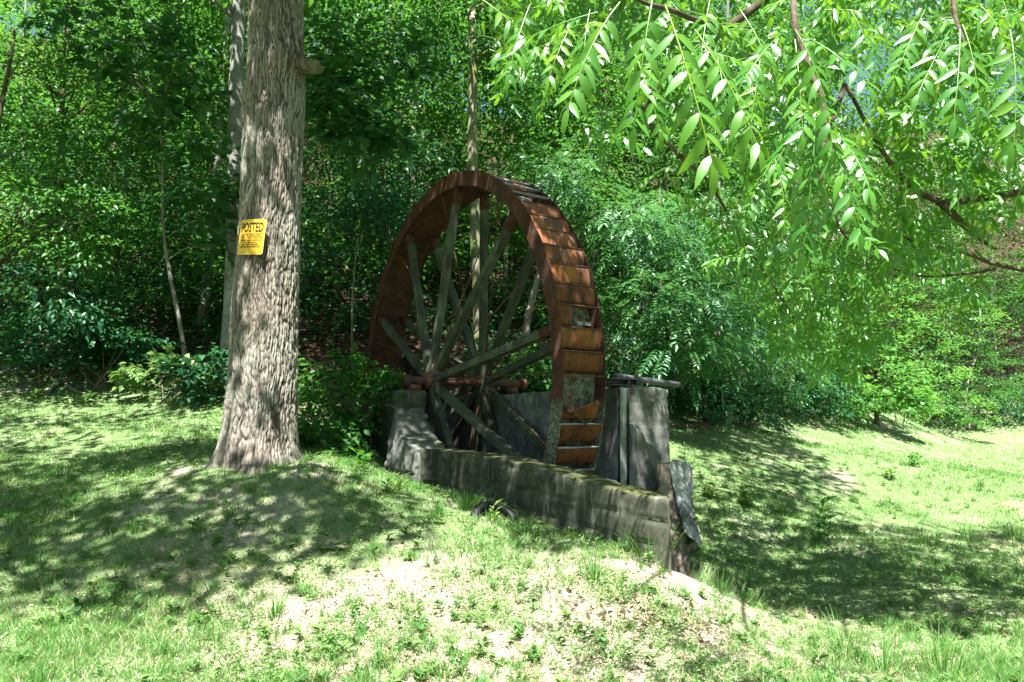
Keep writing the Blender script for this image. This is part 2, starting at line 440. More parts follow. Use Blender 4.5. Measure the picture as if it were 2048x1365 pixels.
def wf(u, n, z):
    """world point from wheel coordinates (along the wheel plane, along the axle, height above eye level)"""
    u = np.asarray(u, float); n = np.asarray(n, float); z = np.asarray(z, float)
    return np.stack([HUB[0] + u * TU[0] + n * AX[0], HUB[1] + u * TU[1] + n * AX[1], z + EYE + 0 * u], -1)

def un_of(x, y):
    dx = x - HUB[0]; dy = y - HUB[1]
    return dx * TU[0] + dy * TU[1], dx * AX[0] + dy * AX[1]

# ------------------------------------------------------------------ terrain
CT = [P(1024, 1365, 3.7), P(0, 1365, 3.75), P(500, 1365, 3.7), P(1500, 1365, 3.8), P(2048, 1365, 4.3),
      P(0, 1180, 5.0), P(400, 1180, 5.0), P(800, 1170, 4.9), P(1150, 1180, 4.8), P(1340, 1165, 5.0),
      P(522, 948, 6.65), P(380, 935, 7.0), P(600, 930, 6.9), P(522, 905, 7.6), P(0, 960, 7.4), P(250, 900, 8.4), P(0, 860, 9.4), P(760, 950, 8.4), P(640, 900, 8.6),
      P(840, 985, 8.9), P(1000, 1012, 7.3), P(1150, 1065, 6.2), P(1320, 1130, 5.3),
      P(1430, 1120, 7.2), P(1600, 1180, 6.6), P(1560, 1290, 4.9), P(1800, 1220, 6.0), P(2048, 1220, 6.0),
      P(1420, 980, 9.0), P(1700, 1010, 10.0), P(2000, 960, 11.5), P(1500, 860, 14.0), P(1450, 826, 16.0),
      P(1700, 842, 20.0), P(2000, 836, 30.0), P(1800, 832, 30.0),
      P(0, 740, 12.5), P(280, 765, 12.0), P(430, 780, 11.2), P(640, 760, 11.6), P(650, 640, 14.5), P(1000, 640, 16.5),
      P(1300, 700, 17.5), P(100, 600, 18.0), P(300, 430, 26.0), P(1000, 400, 28.0), P(1400, 520, 30.0), P(1800, 640, 45.0)]
CT = np.array(CT)
CT = np.concatenate([CT, [[0, -5, -.15], [-9, -3, 0.1], [9, -3, -.3], [-9, 4, .6], [9, 4, -.3], [-20, 10, 3.0], [24, 12, 0.4],
                          [-40, 30, 16], [-40, 0, 5], [45, 10, 1.0], [50, 45, 9], [0, 60, 27], [-50, 70, 42], [50, 80, 34], [0, 90, 42]]])
def _tpsk(r2): return np.where(r2 > 1e-12, 0.5 * r2 * np.log(r2 + 1e-12), 0)
def _fit():
    n = len(CT); d2 = ((CT[:, None, :2] - CT[None, :, :2]) ** 2).sum(-1)
    A = np.zeros((n + 3, n + 3)); A[:n, :n] = _tpsk(d2) + 0.02 * np.eye(n)
    A[:n, n] = 1; A[:n, n + 1:] = CT[:, :2]; A[n, :n] = 1; A[n + 1:, :n] = CT[:, :2].T
    return np.linalg.solve(A, np.concatenate([CT[:, 2], [0, 0, 0]]))
TW = _fit()

EDGE_X = [-60, -14, -6.4, -3.0, -2.0, 0, 2.2, 3.2, 5, 8, 12, 22, 40, 80]
EDGE_Y = [16, 12.6, 12.0, 10.9, 10.2, 9.6, 11.5, 14.5, 16.5, 19.5, 23.5, 33, 38, 40]
def forest(x, y):
    e = np.interp(x, EDGE_X, EDGE_Y) + 0.6 * n2(x, y, 0.8, 5)
    return np.clip((y - e) / 0.9 + 0.5, 0, 1)

def base_h(x, y):
    x = np.atleast_1d(np.asarray(x, float)); y = np.atleast_1d(np.asarray(y, float))
    out = np.empty(len(x))
    for s in range(0, len(x), 60000):
        xs, ys = x[s:s + 60000], y[s:s + 60000]
        r2 = (xs[:, None] - CT[None, :, 0]) ** 2 + (ys[:, None] - CT[None, :, 1]) ** 2
        n = len(CT)
        out[s:s + 60000] = _tpsk(r2) @ TW[:n] + TW[n] + TW[n + 1] * xs + TW[n + 2] * ys
    far = np.hypot(x, y)
    return np.where(far > 100, np.minimum(out, 45), out)

def ground(x, y):
    x = np.atleast_1d(np.asarray(x, float)); y = np.atleast_1d(np.asarray(y, float))
    z = base_h(x, y)
    z = z + 0.035 * n2(x, y, 1.3, 2) + 0.012 * n2(x, y, 6.0, 3) + forest(x, y) * 0.12 * n2(x, y, 0.7, 4)
    u, n = un_of(x, y)
    # the pit the wheel stands in, between its concrete walls
    inside = np.minimum.reduce([(u + 3.6) / 0.35, (5.0 - u) / 0.6, (n + 0.47) / 0.05, (0.93 - n) / 0.05])
    k = np.clip(inside, 0, 1)
    return z * (1 - k) + (-2.75 + EYE) * k

def gz(x, y): return float(ground(x, y)[0])
def gp(x, y): return np.array([x, y, gz(x, y)])

def ground_at(px, py, y0=3.0, y1=40.0):
    """where the line of sight through a pixel meets the ground"""
    ys = np.linspace(y0, y1, 600)
    pts = np.array([P(px, py, y) for y in ys]); g = ground(pts[:, 0], pts[:, 1])
    i = np.argmax(pts[:, 2] < g)
    if not (pts[:, 2] < g).any(): i = 300
    return np.array([pts[i, 0], pts[i, 1], g[i]])

def lush(x, y):
    """0 on the worn sunny crest in the middle, 1 where the turf is fuller"""
    a = np.exp(-(((x - 0.1) / 2.6) ** 2 + ((y - 4.3) / 1.7) ** 2))
    b = np.exp(-(((x + 2.2) / 1.5) ** 2 + ((y - 6.3) / 0.8) ** 2)) * .3
    return np.clip(1 - a - b, 0, 1)

def build_terrain():
    def warp(a, b, c0, n, k):
        t = np.linspace(-1, 1, n); s = np.sinh(k * t) / np.sinh(k)
        return np.where(s < 0, c0 + s * (c0 - a), c0 + s * (b - c0))
    xs = warp(-120, 120, 0.5, 270, 5.2); ys = warp(-60, 170, 6.5, 270, 5.0)
    X, Y = np.meshgrid(xs, ys); z = ground(X.ravel(), Y.ravel())
    V = np.stack([X.ravel(), Y.ravel(), z], 1)
    i = np.arange(270 * 270).reshape(270, 270)
    F = np.stack([i[:-1, :-1].ravel(), i[:-1, 1:].ravel(), i[1:, 1:].ravel(), i[1:, :-1].ravel()], 1)
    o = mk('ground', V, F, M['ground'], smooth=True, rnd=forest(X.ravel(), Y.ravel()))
    at = o.data.attributes.new('lush', 'FLOAT', 'POINT'); at.data.foreach_set('value', lush(X.ravel(), Y.ravel()).astype(np.float32))
    tag(o, 'sloping ground of patchy grass, bare soil and leaf litter', kind='structure')
build_terrain()

# ------------------------------------------------------------------ leaves
def leaf_quads(Pb, D, Nn, L, Wd, fold=0.25, rnd=None):
    """rhombic leaf of two triangles folded along its midrib"""
    D = unit(D); S = unit(np.cross(D, Nn)); Nn = np.cross(S, D)
    L = np.asarray(L)[:, None]; Wd = np.asarray(Wd)[:, None]
    m = Pb + D * L * 0.42
    l = m + S * Wd * 0.5 + Nn * Wd * fold; r = m - S * Wd * 0.5 + Nn * Wd * fold
    t = Pb + D * L - Nn * L * 0.12
    V = np.stack([Pb, r, t, l], 1).reshape(-1, 3)
    b = np.arange(len(Pb))[:, None] * 4
    F = np.concatenate([b + [0, 1, 2], b + [0, 2, 3]])
    rr = rng.random(len(Pb)) if rnd is None else rnd
    return V, F, np.repeat(rr, 4)

_LOBE = np.array([[0, 0], [.30, .10], [.22, .30], [.52, .42], [.33, .62], [.40, .80], [.14, .78], [0, 1.05],
                  [-.14, .78], [-.40, .80], [-.33, .62], [-.52, .42], [-.22, .30], [-.30, .10]])
def leaf_lobed(Pb, D, Nn, L, rnd=None):
    D = unit(D); S = unit(np.cross(D, Nn)); Nn = np.cross(S, D)
    L = np.asarray(L)[:, None]; k = len(_LOBE)
    vs = [Pb + D * L * 0.45]
    for a, b in _LOBE:
        vs.append(Pb + S * L * a + D * L * b - Nn * L * (0.25 * abs(a) + 0.12 * b * b))
    V = np.stack(vs, 1).reshape(-1, 3)
    b = np.arange(len(Pb))[:, None] * (k + 1)
    F = np.concatenate([b + [0, 1 + j, 1 + (j + 1) % k] for j in range(k)])
    rr = rng.random(len(Pb)) if rnd is None else rnd
    return V, F, np.repeat(rr, k + 1)

def leaf_compound(Pb, D, Nn, L, pairs=6, rnd=None):
    """pinnate leaf of rhombic leaflets"""
    D = unit(D); S = unit(np.cross(D, Nn)); Nn = np.cross(S, D)
    n = len(Pb); Lc = np.asarray(L)[:, None]
    A = Acc(); rr = rng.random(n) if rnd is None else rnd
    for j in range(pairs):
        t = 0.25 + 0.7 * j / (pairs - 1)
        for sgn in (-1, 1):
            q = Pb + D * Lc * t - Nn * Lc * (0.35 * t * t)
            d = S * sgn + D * 0.45 - Nn * 0.25 + rng.normal(0, .12, (n, 3))
            ll = np.asarray(L) * 0.25 * (1 - 0.35 * abs(t - 0.6))
            v, f, r = leaf_quads(q, d, Nn + rng.normal(0, .2, (n, 3)), ll, ll * 0.34, 0.15, rr)
            A.add(v, f, r)
    q = Pb + D * Lc - Nn * Lc * 0.35
    v, f, r = leaf_quads(q, D - Nn * 0.4, Nn, np.asarray(L) * .28, np.asarray(L) * .1, 0.15, rr); A.add(v, f, r)
    return np.concatenate(A.V), np.concatenate(A.F), np.concatenate(A.R)

def sprays(C, out, n, rad, flat=0.16, L=0.10, asp=0.55, droop=0.3, tilt=0.33, kind='plain'):
    """flat drooping sprays of leaves around the points C, reaching along out"""
    k = len(C); out = unit(out); rad = np.broadcast_to(rad, (k,))
    S = unit(np.cross(out, Z3 + 1e-4)); U = np.cross(S, out)
    a = rng.uniform(-0.6, 1.0, (k, n)); b = rng.normal(0, .42, (k, n)) * (1.15 - 0.5 * np.clip(a, 0, 1)); c = rng.normal(0, flat, (k, n))
    r = rad[:, None]
    pos = (C[:, None] + out[:, None] * (a * r)[..., None] + S[:, None] * (b * r)[..., None] + U[:, None] * (c * r)[..., None])
    pos[..., 2] -= droop * r * (np.clip(a, 0, 1) ** 2 + 0.5 * b * b)
    D = out[:, None] * (0.7 + 0.5 * a)[..., None] + S[:, None] * (1.6 * b)[..., None] + rng.normal(0, .35, (k, n, 3))
    D[..., 2] -= 0.35
    Nn = U[:, None] + rng.normal(0, tilt, (k, n, 3)) + np.array([0, -0.15, 0.3])
    pos = pos.reshape(-1, 3); D = D.reshape(-1, 3); Nn = Nn.reshape(-1, 3)
    ll = L * rng.uniform(0.65, 1.25, len(pos))
    base = np.repeat(rng.random(k), n); rr = np.clip(0.5 * base + 0.5 * rng.random(len(pos)), 0, 1)
    if kind == 'lobed': return leaf_lobed(pos, D, Nn, ll, rr)
    if kind == 'compound': return leaf_compound(pos, D, Nn, ll, 8, rr)
    return leaf_quads(pos, D, Nn, ll, ll * asp, 0.22, rr)

def ellipsoid_pts(c, rx, ry, rz, k, shell=0.35):
    d = unit(rng.normal(0, 1, (k, 3))); t = rng.uniform(shell, 1, k) ** 0.6
    o = d * t[:, None]
    return c + o * [rx, ry, rz], unit(o * [1, 1, 0.25] + rng.normal(0, .25, (k, 3)) + [0, -0.25, 0.05])

PRE = {  # leaves per spray, spray radius, leaf length, aspect, kind, material
    'plain': (27, 0.52, 0.125, 0.52, 'plain', 'leaf_forest'),
    'dark': (27, 0.52, 0.125, 0.52, 'plain', 'leaf_dark'),
    'small': (36, 0.52, 0.10, 0.55, 'plain', 'leaf_forest'),
    'bright': (28, 0.47, 0.12, 0.55, 'plain', 'leaf_bright'),
    'far': (28, 0.8, 0.18, 0.6, 'plain', 'leaf_forest'),
    'maple': (15, 0.42, 0.16, 1.0, 'lobed', 'leaf_maple'),
    'palemaple': (15, 0.40, 0.15, 1.0, 'lobed', 'leaf_bright'),
    'tree_of_heaven': (6, 0.55, 0.52, 1.0, 'compound', 'leaf_sumac'),
}

def make_tree(name, label, cat, base, top, r0, ells, bark, group=None, limbs=10, wob=0.12, r1=0.35, sides=9):
    """tree > trunk, limb, crown. ells: (px, py, Y, rx, ry, rz, sprays, preset) or (x, y, z, ... , 'w' flag world)"""
    base = np.asarray(base, float)
    root = empty(name, base, label, cat, group)
    top = np.asarray(top, float)
    nseg = 14; t = np.linspace(0, 1, nseg)[:, None]
    path = (base - [0, 0, 0.25]) * (1 - t) + top * t
    ph = rng.uniform(0, 9)
    L = np.linalg.norm(top - base)
    w = np.sin(t[:, 0] * 5 + ph) * np.sin(t[:, 0] * math.pi) * wob
    path[:, 0] += w; path[:, 1] += np.cos(t[:, 0] * 4 + ph) * np.sin(t[:, 0] * math.pi) * wob
    rad = r0 * (1 - (1 - r1) * t[:, 0]); rad[0] *= 1.5; rad[1] *= 1.12
    V, F = tube(path, rad, sides)
    mk('trunk', V, F, M[bark], root, True)
    A = Acc(); presets = {}
    for e in ells:
        c = P(*e[:3]) if not (len(e) > 8) else np.array(e[:3], float)
        C, o = ellipsoid_pts(c, e[3], e[4], e[5], e[6])
        presets.setdefault(e[7], []).append((C, o))
    allc = np.concatenate([c for v in presets.values() for c, _ in v])
    for k in range(min(limbs, len(allc))):
        tgt = allc[rng.integers(len(allc))]
        i = int(np.clip(np.argmin(np.abs(path[:, 2] - (tgt[2] - 0.35 * np.hypot(*(tgt - base)[:2])))), 3, nseg - 1))
        mid = (path[i] * 0.5 + tgt * 0.5) + [0, 0, 0.12 * np.linalg.norm(tgt - path[i])]
        v, f = tube(spline([path[i], mid, tgt], 7), np.linspace(max(rad[i] * 0.45, 0.012), 0.006, 7), 5)
        mk('limb', v, f, M[bark], root, True)
    for p, lst in presets.items():
        n, rd, ll, asp, kind, mat = PRE[p]
        C = np.concatenate([c for c, _ in lst]); o = np.concatenate([q for _, q in lst])
        v, f, r = sprays(C, o, n, rd * rng.uniform(.7, 1.2, len(C)), 0.13, ll, asp, kind=kind)
        crown = mk('crown', v, f, M[mat], root, rnd=r)
    return root

# ------------------------------------------------------------------ rough solids (concrete, stone)
def remeshed(V, F, voxel):
    me = raw_mesh('tmp', V, F); o = link('tmp', me)
    md = o.modifiers.new('r', 'REMESH'); md.mode = 'VOXEL'; md.voxel_size = voxel; md.adaptivity = 0
    dg = bpy.context.evaluated_depsgraph_get(); ev = o.evaluated_get(dg); m2 = ev.to_mesh()
    n = len(m2.vertices); co = np.empty(n * 3, np.float32); m2.vertices.foreach_get('co', co)
    nm = np.empty(n * 3, np.float32); m2.vertices.foreach_get('normal', nm)
    q = len(m2.polygons); li = np.empty(len(m2.loops), np.int32); m2.loops.foreach_get('vertex_index', li)
    Fq = li.reshape(q, 4) if len(li) == 4 * q else None
    ev.to_mesh_clear(); bpy.data.objects.remove(o); bpy.data.meshes.remove(me)
    return co.reshape(-1, 3).astype(float), nm.reshape(-1, 3).astype(float), Fq

def prism(poly, d0, d1, to_world):
    """polygon (a, z) swept from d0 to d1 in the third direction; to_world(a, d, z)"""
    poly = np.asarray(poly, float); k = len(poly)
    V = np.concatenate([to_world(poly[:, 0], np.full(k, d), poly[:, 1]) for d in (d0, d1)])
    F = [tuple(range(k)), tuple(range(2 * k - 1, k - 1, -1))] + [(i, i + k, (i + 1) % k + k, (i + 1) % k) for i in range(k)]
    return V, F

def rough_solid(name, V, F, mat, parent, voxel=0.03, amp=0.02, chip=0.03, seed=1, post=None, label=None, fq=1.5):
    v, nm, f = remeshed(V, F, voxel)
    if post is not None: v = post(v)
    d = amp * fbm(v * fq, 4, seed) + amp * 0.4 * noise(v * 20, seed + 9)
    c = fbm(v * 6.0, 3, seed + 20); d -= chip * np.clip(c - 0.34, 0, 1) * 2.0
    o = mk(name, v + nm * d[:, None], f, mat, parent, True)
    if label: o['label'] = label
    return o

def on_n(px, py, n):
    """(u, z) where the sight line through a pixel meets the plane at axle coordinate n"""
    d = P(px, py, 1.0) - [0, 0, EYE]
    k = HUB[0] * AX[0] + HUB[1] * AX[1] + n
    t = k / (d[0] * AX[0] + d[1] * AX[1]); q = d * t
    return un_of(q[0], q[1])[0], q[2]

def on_u(px, py, u):
    d = P(px, py, 1.0) - [0, 0, EYE]
    k = HUB[0] * TU[0] + HUB[1] * TU[1] + u
    t = k / (d[0] * TU[0] + d[1] * TU[1]); q = d * t
    return un_of(q[0], q[1])[1], q[2]

UW = lambda u, n, z: wf(u, n, z)             # polygon in (u, z), swept along n
NW = lambda n, u, z: wf(u, n, z)             # polygon in (n, z), swept along u

def board_marks(v):
    """form-board ledges left in the face of the wall"""
    u, n = un_of(v[:, 0], v[:, 1]); z = v[:, 2] - EYE + 0.045 * u
    s = ((z + 5) / 0.19) % 1.0
    k = (np.floor((z + 5) / 0.19).astype(int) * 37 % 11) / 11.0 - 0.5
    d = 0.003 * k - 0.016 * np.exp(-((s - 0.5) / 0.055) ** 2)
    return v - AX * d[:, None] * (n < -0.55)[:, None]

def build_masonry():
    # wall in front of the wheel
    top = [on_n(px, py, -0.61) for px, py in [(862, 897), (900, 903), (960, 911), (1010, 917), (1060, 932), (1110, 945), (1180, 966), (1250, 982), (1300, 992), (1340, 999)]]
    poly = [(top[0][0], -2.0)] + top + [(top[-1][0], -2.0)]
    loc = wf(3.0, -0.45, -1.3)
    w = empty('pit_wall', loc, 'low dark mossy concrete wall sloping down in front of the wheel', 'wall')
    V, F = prism(poly, -0.61, -0.28, UW)
    def cut(v):
        u, n = un_of(v[:, 0], v[:, 1]); ue = top[-1][0]
        s = np.clip((u - (ue - 1.0)) / 1.0, 0, 1) * (n + 0.61) * 1.18
        return board_marks(v - TU * s[:, None])
    rough_solid('wall', V, F, M['concrete_dark'], w, 0.026, 0.006, 0.03, 3, cut)
    # shallow stub against the wall
    st = [on_n(px, py, -0.72) for px, py in [(836, 905), (862, 899), (856, 960), (846, 1010), (822, 1010)]]
    V, F = prism(st[::-1], -0.80, -0.58, UW)
    rough_solid('stub', V, F, M['concrete_dark'], w, 0.02, 0.015, 0.03, 5, label='battered stub of concrete at the end of the wall')

    # pier carrying the near end of the axle, running back under the vines
    loc = wf(0.0, -0.5, -1.2)
    p = empty('axle_pier', loc, 'stained concrete pier carrying the near end of the axle', 'pier')
    V, F = prism([(-3.4, -2.2), (-3.4, 0.36), (-1.2, 0.40), (0.25, 0.40), (0.25, -2.2)], -0.74, -0.28, UW)
    rough_solid('pier', V, F, M['concrete_dark'], p, 0.042, 0.012, 0.05, 7)
    sh = [on_n(px, py, -0.50) for px, py in [(786, 812), (800, 808), (826, 818), (836, 842), (848, 872), (872, 897), (885, 906)]]
    sh = [(0.24, sh[0][1])] + sh[1:]
    V, F = prism([(0.24, -2.2)] + sh + [(sh[-1][0], -2.2)], -0.76, -0.34, UW)
    def batter(v):
        u, n = un_of(v[:, 0], v[:, 1]); z = v[:, 2] - EYE
        k = np.clip(0.25 - z, 0, 2) * 0.16 * np.clip((-0.45 - n) / 0.3, 0, 1)
        notch = 0.05 * np.exp(-((z + 0.66) / 0.02) ** 2) * (n < -0.6)
        return v - AX * (k - notch)[:, None]
    rough_solid('shoulder', V, F, M['concrete'], p, 0.022, 0.03, 0.07, 8, batter, 'sloping streaked shoulder of the pier', fq=4.0)

    # wall beyond the wheel; its near end stands as a tall pier beside the buckets
    loc = wf(2.9, 1.2, -1.3)
    q = empty('wheel_pier', loc, 'tall grey concrete pier beside the buckets with a pipe on top', 'pier')
    V, F = prism([(-3.8, -2.8), (-3.8, 0.36), (-1.0, 0.34), (2.86, 0.385), (3.0, 0.37), (3.0, -2.8)], 0.80, 1.56, UW)
    def joints(v):
        u, n = un_of(v[:, 0], v[:, 1]); z = v[:, 2] - EYE + 0.03 * noise(v * 3.0, 77)
        d = sum(0.010 * np.exp(-((z - zj) / 0.016) ** 2) for zj in (-.05, -.24, -.62, -1.0))
        return v - TU * (d * (u > 2.9))[:, None]
    rough_solid('wall', V, F, M['pier'], q, 0.032, 0.006, 0.04, 12, joints, fq=3.0)
    sl = [on_u(px, py, 3.06) for px, py in [(1259, 1010), (1259, 846), (1270, 858), (1282, 868), (1288, 884), (1300, 889), (1309, 892), (1313, 930), (1314, 1010)]]
    V, F = prism(sl, 2.95, 3.115, NW)
    rough_solid('facing', V, F, M['concrete'], q, 0.016, 0.008, 0.03, 15, label='lower facing slab with a broken stepped edge')
    st = [on_u(px, py, 3.03) for px, py in [(1241, 1000), (1241, 776), (1254, 776), (1254, 1000)]]
    V, F = prism(st, 2.97, 3.035, NW)
    rough_solid('strip', V, F, M['rock'], q, 0.012, 0.006, 0.01, 16, label='pale upright strip between two dark rods')
    for px in (1238.0, 1256.5):
        a = on_u(px, 774, 3.05); b = on_u(px, 1000, 3.05)
        V, F = tube([wf(3.05, a[0], a[1]), wf(3.05, b[0], b[1])], 0.013, 8)
        mk('rod', V, F, M['iron_dark'], q, True)
    # small rubble stones lodged in the face
    for px, py, r in ((1302, 802, .045), (1247, 855, .04)):
        c = on_u(px, py, 3.0); v, f = sphere_like(r, 4); mk('stone', v * [1, .6, .8] + wf(3.0, c[0], c[1]), f, M['stone'], q, True)

    # beam and pipe lying on the pier
    c0 = on_u(1213, 766, 2.88)[0]; c1 = on_u(1268, 768, 2.88)[0]
    zt = on_u(1240, 758, 2.88)[1]; zb = 0.385
    b = empty('channel_beam', wf(2.88, c0, zb), 'short dark steel channel beam lying on the grey pier', 'beam')
    A = Acc()
    def slab(n0, n1, u0, u1, z0, z1):
        V = np.array([wf(u, n, z) for n in (n0, n1) for u in (u0, u1) for z in (z0, z1)])
        F = np.array([(0, 1, 3, 2), (4, 6, 7, 5), (0, 4, 5, 1), (2, 3, 7, 6), (0, 2, 6, 4), (1, 5, 7, 3)])
        return V, F
    for nm, z0, z1, u0, u1 in (('flange', zt - .010, zt, 2.80, 2.97), ('flange', zb + .002, zb + .012, 2.80, 2.97), ('web', zb + .012, zt - .010, 2.86, 2.872)):
        V, F = slab(c0, c1, u0, u1, z0, z1); mk(nm, V, F, M['steel'], b)
    for nn in (c1 - 0.14, c1 - 0.008):
        V, F = slab(nn, nn + .008, 2.875, 2.96, zb + .013, zt - .011); mk('stiffener', V, F, M['steel'], b)
    p0 = on_u(1222, 752, 2.80); p1 = on_u(1357, 770, 2.80)
    V, F = tube([wf(2.80, p0[0] + 0.05, p0[1] + 0.0), wf(2.80, p1[0], p1[1])], 0.036, 14)
    pip = mk('pipe', V, F, M['steel'], None, True, base=wf(2.80, p0[0], p0[1]))
    tag(pip, 'grey steel pipe lying across the pier and overhanging to the right', 'pipe')

    # stone buttress against the end of the far pier
    b = empty('stone_buttress', P(1350, 1105, 7.0), 'broken tan stone buttress leaning against the foot of the grey pier', 'buttress')
    rows = [(928, 1001, 1314, 1342, 1316, 1354), (998, 1042, 1315, 1353, 1318, 1362), (1038, 1088, 1317, 1362, 1318, 1374), (1084, 1200, 1316, 1374, 1300, 1392)]
    for i, (y0, y1, a0, a1, b0, b1) in enumerate(rows):
        Yd = 7.32 - 0.06 * i
        fr = [P(a0, y0, Yd), P(a1, y0, Yd), P(b1, y1, Yd - .05), P(b0, y1, Yd - .05)]
        bk = [q_ + [0.30, 0.55, 0] for q_ in fr]
        V = np.array(fr + bk); F = [(0, 1, 2, 3), (7, 6, 5, 4), (0, 4, 5, 1), (1, 5, 6, 2), (2, 6, 7, 3), (3, 7, 4, 0)]
        rough_solid('stone', V, F, M['stone'], b, 0.016, 0.03, 0.04, 30 + i, fq=7.0)
    fr = [P(1338, 930, 7.28), P(1362, 926, 7.36), P(1382, 936, 7.42), P(1386, 985, 7.36), P(1382, 1005, 7.3), P(1392, 1050, 7.16), P(1402, 1094, 7.02), P(1372, 1070, 7.02), P(1352, 1000, 7.16)]
    bk = [q_ + [0.10, 0.40, 0.0] for q_ in fr]; k = len(fr)
    V = np.array(fr + bk); F = [tuple(range(k)), tuple(range(2 * k - 1, k - 1, -1))] + [(i, i + k, (i + 1) % k + k, (i + 1) % k) for i in range(k)]
    rough_solid('slab', V, F, M['rock'], b, 0.014, 0.030, 0.05, 44, fq=5.0, label='pale grey slab of rock on the right side')

def sphere_like(r, n=5):
    bm = bmesh.new(); bmesh.ops.create_icosphere(bm, subdivisions=2, radius=r)
    V = np.array([v.co[:] for v in bm.verts]); F = np.array([[v.index for v in f.verts] for f in bm.faces]); bm.free()
    V = V * (1 + 0.22 * noise(V / r * 1.3 + 3, 3))[:, None]
    return V, F
build_masonry()

